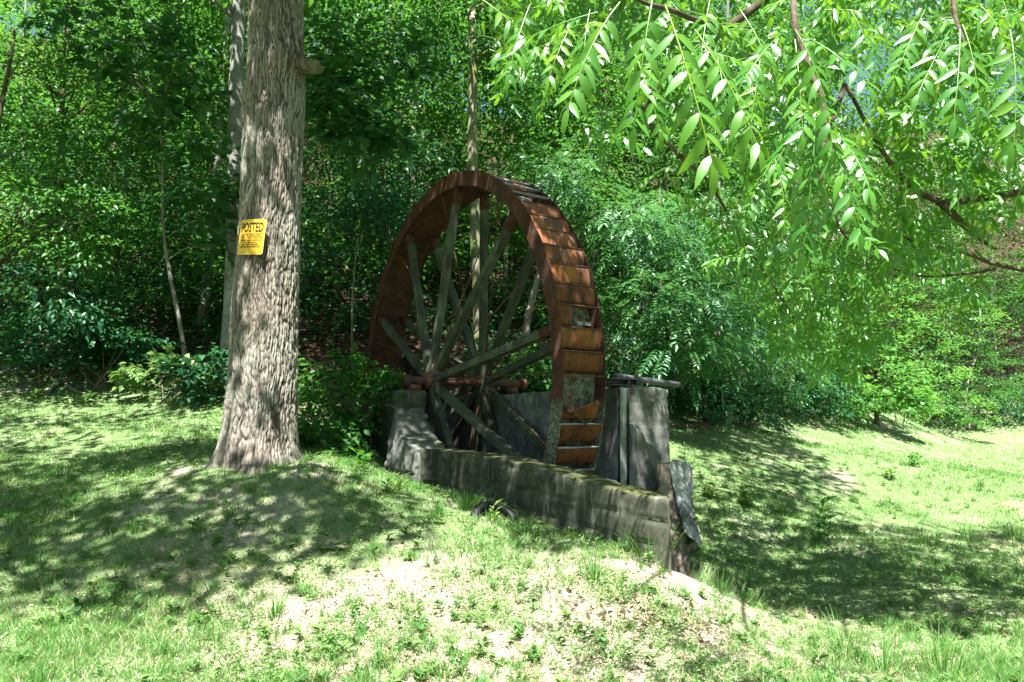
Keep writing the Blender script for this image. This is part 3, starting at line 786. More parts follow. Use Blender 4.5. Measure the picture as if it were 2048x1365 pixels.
# ------------------------------------------------------------------ the waterwheel
def build_wheel():
    origin = wf(0, WID / 2, HUB[2] - EYE - R)
    root = empty('waterwheel', origin, 'large rusty overshot waterwheel with timber spokes and iron buckets', 'waterwheel')
    frame = Matrix(((TU[0], AX[0], 0, HUB[0]), (TU[1], AX[1], 0, HUB[1]), (0, 0, 1, HUB[2]), (0, 0, 0, 1)))
    toloc = Matrix.Translation(-Vector(origin)) @ frame
    def place(name, me, mat4):
        o = link(name, me, root); o.matrix_local = toloc @ mat4; return o
    def polar(th, r, y):
        a = np.radians(th); return np.stack([np.sin(a) * r, y + 0 * a, np.cos(a) * r], -1)
    # ring plates: ten 36 degree segments on each side
    def ring_mesh(t):
        th = np.linspace(0.06, 35.94, 28); A = []
        for y in (0, t):
            for r in (RIN, R + 0.004): A.append(polar(th, r, y))
        V = np.concatenate(A); k = len(th); F = []
        for i in range(k - 1):
            for a, b in ((0, 1), (3, 2), (1, 3), (2, 0)): F.append((a * k + i, a * k + i + 1, b * k + i + 1, b * k + i))
        F += [(0, k, 3 * k, 2 * k), (k - 1, 3 * k - 1, 4 * k - 1, 2 * k - 1)]
        return raw_mesh('ring_plate', V, F, M['rust'])
    rm = ring_mesh(0.012)
    for s, y in ((0, 0.0), (1, WID - 0.012)):
        for i in range(10): place('ring_plate', rm, Matrix.Translation((0, y, 0)) @ Matrix.Rotation(math.radians(14.0 + 36 * i), 4, 'Y'))
    # drum the buckets are fixed to (plates)
    th = np.linspace(0.04, 35.96, 26); k = len(th)
    V = np.concatenate([polar(th, RIN + .012, .013), polar(th, RIN + .012, WID - .013), polar(th, RIN + .020, .013), polar(th, RIN + .020, WID - .013)])
    F = []
    for i in range(k - 1):
        for a, b in ((0, 1), (3, 2), (1, 3), (2, 0)): F.append((a * k + i, a * k + i + 1, b * k + i + 1, b * k + i))
    dm = raw_mesh('drum_plate', V, F, M['rust']); dm.materials.append(M['rust_lichen'])
    for p_ in dm.polygons:
        if p_.index % 4 == 1: p_.material_index = 1
    for i in range(10): place('drum_plate', dm, Matrix.Rotation(math.radians(-4.0 + 36 * i), 4, 'Y'))
    # buckets
    prof = [(0.0, R - .003), (0.7, R - .010), (1.6, R - .022), (2.6, R - .038), (3.6, R - .058), (4.15, R - .078), (4.35, R - .105), (4.2, R - .13), (3.7, R - .155), (3.1, RIN + .022)]
    def bucket_mesh(y0, y1, ragged=None, lip=True, prof=prof, t=0.006, dent=0.0):
        ny = 13; ys = np.linspace(y0, y1, ny); pr = np.array(prof)
        m = len(pr); V = []
        for side in (0, 1):
            for j, y in enumerate(ys):
                rr = pr[:, 1] - side * t; tt = pr[:, 0] - side * 0.05
                if ragged is not None: tt = tt + np.where(np.arange(m) == 0, ragged[j], 0) + np.where(np.arange(m) == 1, ragged[j] * .8, 0)
                rr = rr - dent * np.sin(math.pi * (j / (ny - 1))) * np.sin(np.linspace(0, math.pi, m))
                V.append(polar(tt, rr, y))
        V = np.concatenate(V); F = []
        idx = lambda s, j, i: (s * ny + j) * m + i
        for j in range(ny - 1):
            for i in range(m - 1):
                F.append((idx(0, j, i), idx(0, j, i + 1), idx(0, j + 1, i + 1), idx(0, j + 1, i)))
                F.append((idx(1, j, i), idx(1, j + 1, i), idx(1, j + 1, i + 1), idx(1, j, i + 1)))
            F.append((idx(0, j, 0), idx(0, j + 1, 0), idx(1, j + 1, 0), idx(1, j, 0)))
        for j in (0, ny - 1):
            for i in range(m - 1): F.append((idx(0, j, i), idx(1, j, i), idx(1, j, i + 1), idx(0, j, i + 1)))
        return raw_mesh('bucket', V, F, M['rust_bucket'], True)
    y0, y1 = 0.0135, WID - 0.0135
    bms = [bucket_mesh(y0, y1), bucket_mesh(y0, y1, dent=0.004), bucket_mesh(y0, y1, dent=-0.002)]
    half = bucket_mesh(y0, y0 + 0.19)
    torn = bucket_mesh(y0, y1 - 0.05, ragged=np.array([3.1, 3.0, 2.6, 2.4, 2.2, 1.9, 1.6, 1.2, .95, .55, .4, -.3, .5]), dent=0.02)
    V, F = box((-0.004, WID / 2, R - 0.010), 0.014, WID - 0.027, 0.034)
    lipm = raw_mesh('lip', V, F, M['rust_axle']); lipm2 = raw_mesh('lip', V, F, M['lip_steel'])
    PH = 45.9
    for i in range(72):
        t = PH + 5.04 * (i if i < 60 else i - 72) if False else PH + 5.0 * i
        # the photographed pitch drifts a little round the wheel
        ang = t + 0.05 * (i if i < 36 else i - 72)
        mt = Matrix.Rotation(math.radians(ang), 4, 'Y')
        lab = None
        if i == 6: me = half; lab = 'bucket plate with its right half rusted away'
        elif i == 9: me = None
        elif i == 10: me = torn; lab = 'torn bucket plate with a ragged upper edge'
        elif i in (71, 70, 69, 67): me = None      # open buckets near the top of the wheel
        else: me = bms[(i * 7) % 3]
        if me is not None:
            o = place('bucket', me, mt)
            if lab: o['label'] = lab
        if i != 10:
            o = place('lip', lipm2 if i in (11, 12, 13, 14, 70, 71, 69) else lipm, mt)
    # spokes: ten to a side, coned in towards the rims
    def spoke_mesh(Ls):
        V = []; zs = np.linspace(0, Ls, 30); k = 8; b = 0.006; h = 0.051
        sec = np.array([(-h + b, -h), (h - b, -h), (h, -h + b), (h, h - b), (h - b, h), (-h + b, h), (-h, h - b), (-h, -h + b)])
        for z in zs: V.append(np.concatenate([sec, np.full((8, 1), z)], 1))
        V = np.concatenate(V); V[:, :2] += 0.0035 * np.stack([noise(V * [30, 30, 3] + 5, 1), noise(V * [30, 30, 3] + 9, 2)], 1)
        F = [(i * k + j, i * k + (j + 1) % k, (i + 1) * k + (j + 1) % k, (i + 1) * k + j) for i in range(29) for j in range(k)]
        F += [tuple(range(k))[::-1], tuple(range(29 * k, 30 * k))]
        return raw_mesh('spoke', V, F, M['wood'])
    Ls = 2.78; sm = spoke_mesh(Ls)
    h = .0545; V, F = box((0, 0, Ls - 0.14), 2 * h, 2 * h, 0.28)
    brm = raw_mesh('bracket', V, F, M['rust'])
    for side in (0, 1):
        ya, yb = (-0.115, 0.085) if side == 0 else (0.735, WID - 0.085)
        for i in range(10):
            th = 8.5 + 36 * i
            tl = math.atan2(yb - ya, Ls)
            mt = Matrix.Rotation(math.radians(th), 4, 'Y') @ Matrix.Translation((0, ya, 0.07)) @ Matrix.Rotation(-tl, 4, 'X')
            place('spoke', sm, mt); place('bracket', brm, mt)
    # hubs
    def disc(y0_, y1_, r0, r1=0.0, mat='rust_axle', nm='hub', n=24, name=None):
        V, F = tube([(0, y0_, 0), (0, y1_, 0)], r0, n); return raw_mesh(nm, V, F, M[mat])
    for ya in (-0.115, 0.735):
        s = -1 if ya < 0.3 else 1
        hb = place('hub', disc(ya - .03, ya + .03, 0.27, n=10), Matrix.Rotation(math.radians(8.5), 4, 'Y'))
        place('boss', disc(ya + s * .031, ya + s * .10, 0.13, nm='boss'), Matrix())
    # axle and its collars
    place('axle', disc(-0.53, 1.50, 0.058, nm='axle', n=20), Matrix())
    place('collar', disc(-0.535, -0.43, 0.086, nm='collar', n=8), Matrix.Rotation(0.2, 4, 'Y'))
    place('collar', disc(1.40, 1.48, 0.10, nm='collar', n=8), Matrix())
    V, F = tube([(0, -0.545, 0), (0, -0.5355, 0)], 0.052, 16); place('axle_end', raw_mesh('axle_end', V, F, M['cut_wood']), Matrix())
    # bearing blocks on the piers
    for nm, yy in (('bearing', -0.40), ('bearing', 1.20)):
        V, F = box((0, yy, -0.107), 0.26, 0.17, 0.095); place(nm, raw_mesh(nm, V, F, M['rust_axle']), Matrix())
    # tie rods crossing from each hub to the opposite rim
    for i in range(10):
        a = math.radians(8.5 + 36 * i + 9); b = math.radians(8.5 + 36 * i + 27)
        for (h0, rr, aa) in ((-0.08, (WID - 0.03), a), (0.70, 0.03, b)):
            p0 = (0.20 * math.sin(aa), h0, 0.20 * math.cos(aa)); p1 = ((RIN + .004) * math.sin(aa), rr, (RIN + .004) * math.cos(aa))
            V, F = tube([p0, p1], 0.010, 6); place('tie_rod', raw_mesh('tie_rod', V, F, M['rust_axle'], True), Matrix())
    # loose strap hanging over the torn bucket
    a = wf(*(lambda q: (q[0], 0.02, q[1]))(on_n(1123, 800, 0.02))) - 0.05 * AX * 0
    b = P(1189, 871, 0); d = P(1189, 871, 1.0) - [0, 0, EYE]
    q = on_n(1189, 871, 0.42); b = wf(q[0] + 0.03, 0.42, q[1]); a = a + TU * 0.03
    V, F = tube([a, (a + b) / 2 + [0, 0, -0.006], b], 0.013, 6)
    tag(mk('strap', V, F, M['rust_axle'], root, True), 'loose iron strap slanting across the torn bucket')
build_wheel()

# ------------------------------------------------------------------ old tyre half buried by the wall
def build_tyre():
    c = ground_at(990, 1040, 5.5, 8.2)
    nu, nv = 40, 14; V = []
    for i in range(nu):
        a = 2 * math.pi * i / nu
        for j in range(nv):
            b = 2 * math.pi * j / nv
            rr = 0.185 + 0.055 * math.cos(b) * (1 if math.cos(b) > -.2 else .6); zz = 0.062 * math.copysign(abs(math.sin(b)) ** .7, math.sin(b))
            if math.cos(b) > .6 and (i % 2): rr -= 0.008
            V.append((rr * math.cos(a), rr * math.sin(a), zz))
    F = [(i * nv + j, i * nv + (j + 1) % nv, ((i + 1) % nu) * nv + (j + 1) % nv, ((i + 1) % nu) * nv + j) for i in range(nu) for j in range(nv)]
    o = link('tyre', raw_mesh('tyre', V, F, M['rubber'], True))
    o.location = c + [0, 0, -0.03]
    o.rotation_euler = (math.radians(34), math.radians(24), 0)
    tag(o, 'black rubber tyre half buried in weeds at the foot of the wall', 'tyre')
build_tyre()

# ------------------------------------------------------------------ big tree with the sign
TREE_Y = 7.2
def big_tree():
    rows = [(960, 520, 80), (930, 520, 77), (915, 521, 74), (890, 521, 71), (860, 523, 69.5), (800, 525, 68), (700, 528, 66.5), (600, 532, 64), (470, 539, 61.5), (350, 545, 60), (200, 551, 60), (100, 552, 58.5), (0, 553, 56), (-150, 556, 52), (-400, 560, 44), (-800, 566, 36)]
    C = np.array([P(px, py, TREE_Y) for py, px, r in rows]); rad = np.array([r for *_, r in rows]) / FPX * TREE_Y
    z = C[:, 2]
    nz_ = 620
    zz = np.linspace(z[0] - .25, z[-1], nz_)
    zz = np.concatenate([np.linspace(z[0] - .25, P(0, -40, TREE_Y)[2], 520), np.linspace(P(0, -40, TREE_Y)[2], z[-1], 40)[1:]]); nz_ = len(zz)
    cx = np.interp(zz, z, C[:, 0]); rr = np.interp(zz, z, rad)
    # smooth the radius profile
    ker = np.hanning(41); ker /= ker.sum(); pad = np.pad(rr, 20, mode='edge'); rr = np.convolve(pad, ker, 'valid')
    a = np.concatenate([np.linspace(-math.pi * 1.04, math.pi * .04, 262), np.linspace(math.pi * .04, math.pi * .96, 30)[1:-1]]); na = len(a)
    A, Zg = np.meshgrid(a, zz); Rr = np.repeat(rr[:, None], na, 1); Cx = np.repeat(cx[:, None], na, 1)
    zb = z[1]
    # roots
    flare = np.exp(-(Zg - zb) / 0.17) * (0.035 + 0.10 * np.clip(np.cos(A * 5 + 0.6 + 0.5 * np.sin(A * 2)), -0.3, 1)) * (Zg > -9)
    flare = np.clip(flare, -0.05, 0.19)
    Rr = Rr + flare
    # low-frequency lumps
    q = np.stack([np.cos(A) * 1.0, np.sin(A) * 1.0, Zg * 0.9], -1).reshape(-1, 3)
    Rr = Rr + 0.018 * fbm(q * 1.6, 3, 4).reshape(Rr.shape)
    # branch collar scar on the right and burl
    def bump_at(px, py, sig, amp):
        t = P(px, py, TREE_Y); ang = math.atan2(-math.sqrt(max(0.0, 1 - min(1, ((t[0] - np.interp(t[2], zz, cx)) / np.interp(t[2], zz, rr)) ** 2))), (t[0] - np.interp(t[2], zz, cx)) / np.interp(t[2], zz, rr))
        da = np.angle(np.exp(1j * (A - ang))) * 0.31
        return amp * np.exp(-(da ** 2 + (Zg - t[2]) ** 2) / (2 * sig ** 2))
    Rr = Rr + bump_at(585, 130, 0.13, 0.085) + bump_at(500, 205, 0.06, 0.05) + bump_at(498, 240, 0.08, 0.035)
    # bark: interlaced vertical ridges
    s = A * 0.33
    warp = 0.045 * noise(np.stack([np.cos(A) * 1.3, np.sin(A) * 1.3, Zg * 2.4], -1).reshape(-1, 3), 8).reshape(s.shape) + 0.012 * noise(np.stack([np.cos(A) * 4.6, np.sin(A) * 4.6, Zg * 9], -1).reshape(-1, 3), 9).reshape(s.shape)
    per = 2 * math.pi * 0.33
    def ring_noise(fs, fz, seed):
        ang = A + warp / 0.33
        return noise(np.stack([np.cos(ang) * 0.33 * fs, np.sin(ang) * 0.33 * fs, Zg * fz], -1).reshape(-1, 3), seed).reshape(s.shape)
    def plates(nw, hz, seed, jit=0.9):
        """stretched cell pattern round the trunk: distance to the groove between bark plates"""
        U = (A + warp / 0.33) / (2 * math.pi) * nw; Vv = Zg / hz
        iu = np.floor(U); b1 = np.full(U.shape, 9.0); b2 = np.full(U.shape, 9.0)
        for du in (-1, 0, 1):
            cu = iu + du; col_off = _hash(np.mod(cu, nw).ravel().astype(np.int64), np.zeros(cu.size, np.int64), np.zeros(cu.size, np.int64), seed).reshape(cu.shape)
            vv = Vv + col_off * 3; iv = np.floor(vv)
            for dv in (-1, 0, 1):
                cv = iv + dv
                hx = _hash(np.mod(cu, nw).ravel().astype(np.int64), cv.ravel().astype(np.int64), np.zeros(cu.size, np.int64), seed + 1).reshape(cu.shape) * .5
                hy = _hash(np.mod(cu, nw).ravel().astype(np.int64), cv.ravel().astype(np.int64), np.ones(cu.size, np.int64), seed + 1).reshape(cu.shape) * .5
                d = np.hypot(U - (cu + .5 + jit * hx * .8), (vv - (cv + .5 + jit * hy)))
                n1 = np.minimum(b1, d); b2 = np.minimum(b2, np.maximum(b1, d)); b1 = n1
        return b2 - b1
    g1 = plates(64, 0.42, 41, 1.0); g2 = plates(92, 0.10, 45)
    rg = np.abs(ring_noise(30, 3.4, 26)) / 0.30
    r3 = ring_noise(120, 40, 23); r4 = ring_noise(22, 2.0, 24)
    bark = np.minimum(np.clip(g1 / 0.36, 0, 1) ** 0.8, np.clip(rg, 0, 1) ** .7) * 0.66 + np.clip(g2 / 0.45, 0, 1) * 0.26 + 0.10 * r3 + 0.12 * r4
    bark = np.clip(bark, 0, 1.1)
    disp = -0.024 + 0.030 * np.clip(bark, 0, 1.2)
    Rr = Rr + disp
    X = Cx + np.cos(A) * Rr; Yy = TREE_Y + np.sin(A) * Rr
    V = np.stack([X, Yy, Zg], -1).reshape(-1, 3)
    i = np.arange(nz_ * na).reshape(nz_, na); j = np.roll(i, -1, 1)
    F = np.stack([i[:-1].ravel(), j[:-1].ravel(), j[1:].ravel(), i[1:].ravel()], 1)
    base = gp(float(P(522, 925, TREE_Y)[0]), TREE_Y)
    root = empty('oak_tree', base, 'big rough-barked tree standing in front of the waterwheel, left of it', 'tree')
    mk('trunk', V, F, M['big_bark'], root, True, np.clip(bark, 0, 1).ravel())
    # sawn-off branch stub
    p0 = P(592, 128, TREE_Y - 0.10); p1 = P(622, 134, TREE_Y - 0.22); p2 = P(638, 136, TREE_Y - 0.26)
    V, F = tube(spline([p0, p1, p2], 14), 0.84 * np.array([.16, .145, .125, .11, .098, .09, .084, .082, .082, .082, .084, .086, .08, .06]), 26)
    V = V + unit(V - V.mean(0)) * (0.022 * noise(V * 20, 5) + 0.016 * noise(V * 45, 6))[:, None]
    st = mk('branch_stub', V, F, M['bark_brown'], root, True); st['label'] = 'short stub of a sawn-off branch'
    return root, (zz, cx, rr)
oak, _oak = big_tree()

def build_sign():
    c = P(502, 474, 6.86)
    w, h = 0.335, 0.375
    rot = Euler((math.radians(-2), 0, 0)).to_matrix().to_4x4()
    ry = Matrix.Rotation(math.radians(4.5), 4, 'Y')       # clockwise as seen
    rz = Matrix.Rotation(math.radians(-21), 4, 'Z')
    root = empty('posted_sign', c, 'yellow POSTED NO TRESPASSING sign nailed to the big trunk', 'sign')
    root.matrix_world = Matrix.Translation(Vector(c)) @ rz @ ry @ rot
    nx, nz_ = 16, 16; rc = 0.018
    def bend(x, z): return 0.012 * (2 * x / w) ** 2 * 1.0 - 0.010 * math.cos(3 * z / h) * (x / w)
    def plate(name, x0, x1, z0, z1, y, mat, r):
        V = []; F = []
        for i in range(nx + 1):
            for j in range(nz_ + 1):
                x = x0 + (x1 - x0) * i / nx; z = z0 + (z1 - z0) * j / nz_
                V.append((x, y + bend(x, z), z))
        k = len(V); V += [(a, b + 0.0012, d) for a, b, d in V]
        for i in range(nx):
            for j in range(nz_):
                a = i * (nz_ + 1) + j; q = (a, a + nz_ + 1, a + nz_ + 2, a + 1)
                F.append(q); F.append(tuple(p + k for p in q[::-1]))
        for i in range(nx):
            for j in (0, nz_):
                a = i * (nz_ + 1) + j; F.append((a, a + nz_ + 1, a + nz_ + 1 + k, a + k))
        for j in range(nz_):
            for i in (0, nx):
                a = i * (nz_ + 1) + j; F.append((a, a + 1, a + 1 + k, a + k))
        V = np.array(V)
        # round the corners
        for sx in (-1, 1):
            for sz in (-1, 1):
                cxx = (x1 if sx > 0 else x0) - sx * r; czz = (z1 if sz > 0 else z0) - sz * r
                m = ((V[:, 0] - cxx) * sx > 0) & ((V[:, 2] - czz) * sz > 0)
                d = V[m][:, [0, 2]] - [cxx, czz]; mx = np.abs(d).max(1); ln = np.linalg.norm(d, axis=1) + 1e-9
                d = d / ln[:, None] * mx[:, None]
                V[m, 0] = cxx + d[:, 0]; V[m, 2] = czz + d[:, 1]
        return link(name, raw_mesh(name, V, F, M[mat]), root)
    plate('plate', -w / 2, w / 2, -h / 2, h / 2, 0.0, 'sign_edge', 0.03)
    plate('face', -w / 2 + .008, w / 2 - .008, -h / 2 + .008, h / 2 - .008, -0.0022, 'sign_yellow', 0.026)
    def text(s, size, x, z, sx=1.0, bold=0.0, name='lettering', width=None):
        cu = bpy.data.curves.new(name, 'FONT'); cu.body = s; cu.size = size; cu.align_x = 'CENTER'; cu.offset = bold; cu.extrude = 0.0004; cu.resolution_u = 3
        to = bpy.data.objects.new('t', cu); COL.objects.link(to)
        dg = bpy.context.evaluated_depsgraph_get(); me = bpy.data.meshes.new_from_object(to.evaluated_get(dg))
        V = np.array([v.co[:] for v in me.vertices]); F = [tuple(p.vertices) for p in me.polygons]
        bpy.data.objects.remove(to); bpy.data.curves.remove(cu); bpy.data.meshes.remove(me)
        if width: sx = width / (V[:, 0].max() - V[:, 0].min())
        xm = (V[:, 0].max() + V[:, 0].min()) / 2
        X = (V[:, 0] - xm) * sx + x; Zc = V[:, 1] + z
        Y = np.array([bend(a, b) for a, b in zip(X, Zc)]) - 0.0036 - V[:, 2]
        link(name, raw_mesh(name, np.stack([X, Y, Zc], 1), F, M['ink']), root)
    text('POSTED', 0.140, 0.0, 0.052, bold=0.0036, width=0.290)
    text('NO TRESPASSING', 0.070, 0.0, -0.012, bold=0.0011, width=0.292)
    text('HUNTING, FISHING, TRAPPING OR', 0.023, 0.0, -0.045, bold=0.0003, width=0.27)
    text('MOTORIZED VEHICLES', 0.023, 0.0, -0.068, bold=0.0003, width=0.17)
    text('ARE STRICTLY FORBIDDEN', 0.023, 0.0, -0.091, bold=0.0003, width=0.21)
    text('VIOLATORS WILL BE PROSECUTED', 0.023, 0.0, -0.114, bold=0.0003, width=0.26)
    for z, t_ in ((-0.0215, 0.0025), (-0.163, 0.0012)):
        xs = np.linspace(-0.145, 0.145, 17); V = []
        for x in xs: V += [(x, bend(x, z) - 0.0037, z - t_ / 2), (x, bend(x, z) - 0.0037, z + t_ / 2)]
        F = [(2 * i, 2 * i + 2, 2 * i + 3, 2 * i + 1) for i in range(16)]
        link('rule_line', raw_mesh('rule_line', V, F, M['ink']), root)
    for x, z in ((0.0, 0.168), (0.0, -0.140)):
        V, F = tube([(x, bend(x, z) - .006, z), (x, bend(x, z) + .03, z)], 0.004, 8); link('nail', raw_mesh('nail', V, F, M['steel']), root)
build_sign()

# ------------------------------------------------------------------ woodland on the hillside
def gtree(name, label, px, Y, top_px, top_py, r0, ells, bark, **kw):
    x = P(px, 700, Y)[0]; base = gp(x, Y); top = P(top_px, top_py, Y)
    return make_tree(name, label, kw.pop('cat', 'tree'), base, top, r0, ells, bark, **kw)

gtree('beech_tree', 'smooth pale grey trunk standing just behind the big tree', 462, 11.6, 493, -260, 0.165,
      [(450, -120, 11.5, 2.2, 1.8, 1.4, 70, 'plain'), (560, -150, 12.5, 2.0, 1.8, 1.2, 50, 'plain')], 'bark_grey', wob=0.05, limbs=8, sides=16, r1=0.6)
gtree('maple_sapling', 'thin leaning maple sapling with broad lobed leaves left of the big trunk', 380, 11.8, 318, 230, 0.045,
      [(330, 170, 11.2, 1.1, 0.8, 0.95, 46, 'maple'), (415, 330, 10.8, 0.55, 0.6, 0.75, 26, 'maple'), (240, 70, 11.2, 1.2, 0.8, 0.6, 34, 'maple'), (430, 480, 11.4, .35, .4, .4, 9, 'maple')], 'bark_pale', wob=0.10, limbs=16)
gtree('maple_tree', 'dark leafy maple reaching out right of the big trunk', 575, 11.0, 590, -200, 0.05,
      [(700, 215, 9.6, 0.62, 0.5, 0.55, 40, 'maple'), (650, 110, 9.8, 0.45, 0.5, 0.5, 22, 'maple'), (745, 270, 9.4, .35, .4, .3, 16, 'maple'), (780, 110, 10.5, .8, .6, .5, 26, 'maple')], 'bark_brown', wob=0.1, limbs=14)
gtree('mossy_tree', 'straight pale mossy trunk rising directly behind the wheel', 962, 14.2, 943, 20, 0.155,
      [(950, 60, 14.0, 1.5, 1.2, 1.0, 44, 'plain'), (900, -40, 14.5, 2.2, 1.6, 1.2, 50, 'plain'), (990, 90, 13.6, .7, .6, .5, 14, 'maple')], 'bark_moss', wob=0.06, limbs=10, sides=14, r1=0.55)
gtree('leaning_tree', 'pale trunk leaning right, seen through the wheel spokes', 1036, 13.4, 1105, 400, 0.10,
      [(1110, 380, 12.8, 1.0, 0.8, 0.45, 36, 'plain'), (1130, 300, 13.5, 1.2, 1.0, 0.7, 40, 'plain')], 'bark_pale', wob=0.08, limbs=8)
gtree('slim_tree', 'slim mossy sapling trunk between the big tree and the wheel', 696, 12.6, 716, 470, 0.04,
      [(690, 400, 12.0, 1.05, 0.8, 0.30, 34, 'dark'), (640, 500, 12.6, 0.9, 0.7, 0.30, 26, 'dark'), (740, 440, 11.6, .8, .6, .2, 20, 'dark')], 'bark_moss', wob=0.06, limbs=10)
gtree('dogwood_tree', 'dense layered tree filling the left edge of the picture', -30, 12.2, 30, 60, 0.08,
      [(40, 230, 11.6, 2.0, 1.4, 1.5, 90, 'small'), (110, 440, 10.9, 1.5, 1.1, 0.8, 66, 'small'), (70, 600, 10.9, 1.5, 1.0, 0.55, 46, 'dark'), (210, 330, 12.2, 1.2, 1.0, .8, 40, 'small')], 'bark_brown', limbs=18)
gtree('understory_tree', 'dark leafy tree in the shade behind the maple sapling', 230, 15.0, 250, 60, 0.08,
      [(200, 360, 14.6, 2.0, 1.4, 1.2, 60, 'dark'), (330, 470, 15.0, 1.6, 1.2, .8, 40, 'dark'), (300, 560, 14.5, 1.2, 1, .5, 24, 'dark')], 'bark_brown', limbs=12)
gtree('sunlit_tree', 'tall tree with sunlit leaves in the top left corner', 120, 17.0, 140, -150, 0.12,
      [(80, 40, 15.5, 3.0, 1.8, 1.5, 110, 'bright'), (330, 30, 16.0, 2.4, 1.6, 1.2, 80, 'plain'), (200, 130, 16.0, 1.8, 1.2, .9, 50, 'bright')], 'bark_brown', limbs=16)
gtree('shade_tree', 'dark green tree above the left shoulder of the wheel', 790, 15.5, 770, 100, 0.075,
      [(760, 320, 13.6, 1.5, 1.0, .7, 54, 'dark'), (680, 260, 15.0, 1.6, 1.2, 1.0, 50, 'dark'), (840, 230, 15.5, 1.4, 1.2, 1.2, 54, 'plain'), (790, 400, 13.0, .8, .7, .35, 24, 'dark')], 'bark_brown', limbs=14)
gtree('brown_tree', 'forked brown trunk rising right of the wheel top', 1165, 16.5, 1215, 150, 0.11,
      [(1120, 230, 15.5, 1.8, 1.4, 1.2, 70, 'plain'), (1230, 120, 16.5, 1.6, 1.4, 1.2, 50, 'bright'), (1080, 130, 16, 1.4, 1.2, 1, 40, 'bright')], 'bark_brown', limbs=14)
gtree('sumac_tree', 'feathery-leaved tree crowding the right side of the wheel', 1330, 13.4, 1320, 380, 0.06,
      [(1300, 600, 12.0, 0.9, 0.9, 0.35, 34, 'tree_of_heaven'), (1350, 500, 12.6, 0.9, 0.9, 0.35, 30, 'tree_of_heaven'), (1255, 440, 12.2, 0.8, 0.8, 0.3, 28, 'tree_of_heaven'), (1390, 690, 12.0, 0.8, 0.8, 0.3, 28, 'tree_of_heaven'), (1265, 690, 12.6, 0.6, .6, 0.3, 18, 'tree_of_heaven'), (1110, 345, 12.0, .6, .5, .25, 16, 'tree_of_heaven'), (1330, 560, 13.5, 1.3, .8, 1.2, 40, 'dark')], 'bark_brown', limbs=16)
gtree('locust_tree', 'feathery-leaved tree right of the grey pier at the wood edge', 1440, 15.0, 1450, 430, 0.07,
      [(1450, 590, 13.8, 0.9, 0.9, 0.4, 30, 'tree_of_heaven'), (1400, 420, 14.6, 1.1, 0.9, 0.4, 30, 'tree_of_heaven'), (1500, 700, 14.0, 1.0, 0.8, 0.4, 30, 'tree_of_heaven'), (1470, 490, 15, 1.2, .9, .4, 26, 'tree_of_heaven'), (1450, 600, 15.5, 1.5, .9, 1.4, 44, 'dark')], 'bark_pale', limbs=14)
gtree('box_elder_tree', 'pale sunlit maple bush at the corner of the field', 1745, 20.8, 1730, 520, 0.07,
      [(1740, 640, 20.2, 1.6, 1.1, 1.3, 70, 'palemaple'), (1770, 740, 19.8, 1.1, 0.9, 0.9, 50, 'palemaple'), (1660, 700, 20, 1.3, 1.0, 1.0, 44, 'plain'), (1770, 800, 19.8, 1.0, 0.8, 0.4, 34, 'palemaple'), (1690, 795, 19.6, 1.0, 0.8, 0.4, 30, 'plain')], 'bark_brown', limbs=12)
gtree('edge_tree', 'bushy green tree at the wood edge right of the feathery trees', 1590, 18.4, 1600, 450, 0.09,
      [(1580, 600, 17.6, 1.6, 1.2, 1.5, 70, 'plain'), (1620, 740, 17.6, 1.3, .9, .8, 44, 'dark'), (1540, 780, 17, 1.0, .8, .45, 30, 'dark')], 'bark_brown', limbs=12)
gtree('field_tree', 'leafy tree with a bare curved stem at the back of the field', 1925, 29.0, 1960, 620, 0.07,
      [(1900, 650, 28, 2.3, 1.4, 1.1, 76, 'bright'), (1960, 560, 29, 3.0, 1.6, 1.5, 76, 'plain'), (1860, 740, 27.5, 1.6, 1, .5, 36, 'bright'), (1830, 600, 28, 2.0, 1.4, 1.4, 56, 'plain'), (1960, 770, 29, 2.4, 1.4, .6, 50, 'plain')], 'bark_pale', limbs=14, wob=0.35)
gtree('corner_tree', 'shaded tree at the right edge beyond the field', 2080, 33.0, 2080, 350, 0.12,
      [(2030, 640, 32, 3.0, 1.8, 2.4, 76, 'dark'), (2000, 440, 33, 3.2, 2, 2.4, 90, 'plain'), (2060, 790, 32, 1.8, 1.4, .7, 40, 'dark')], 'bark_brown', limbs=12)

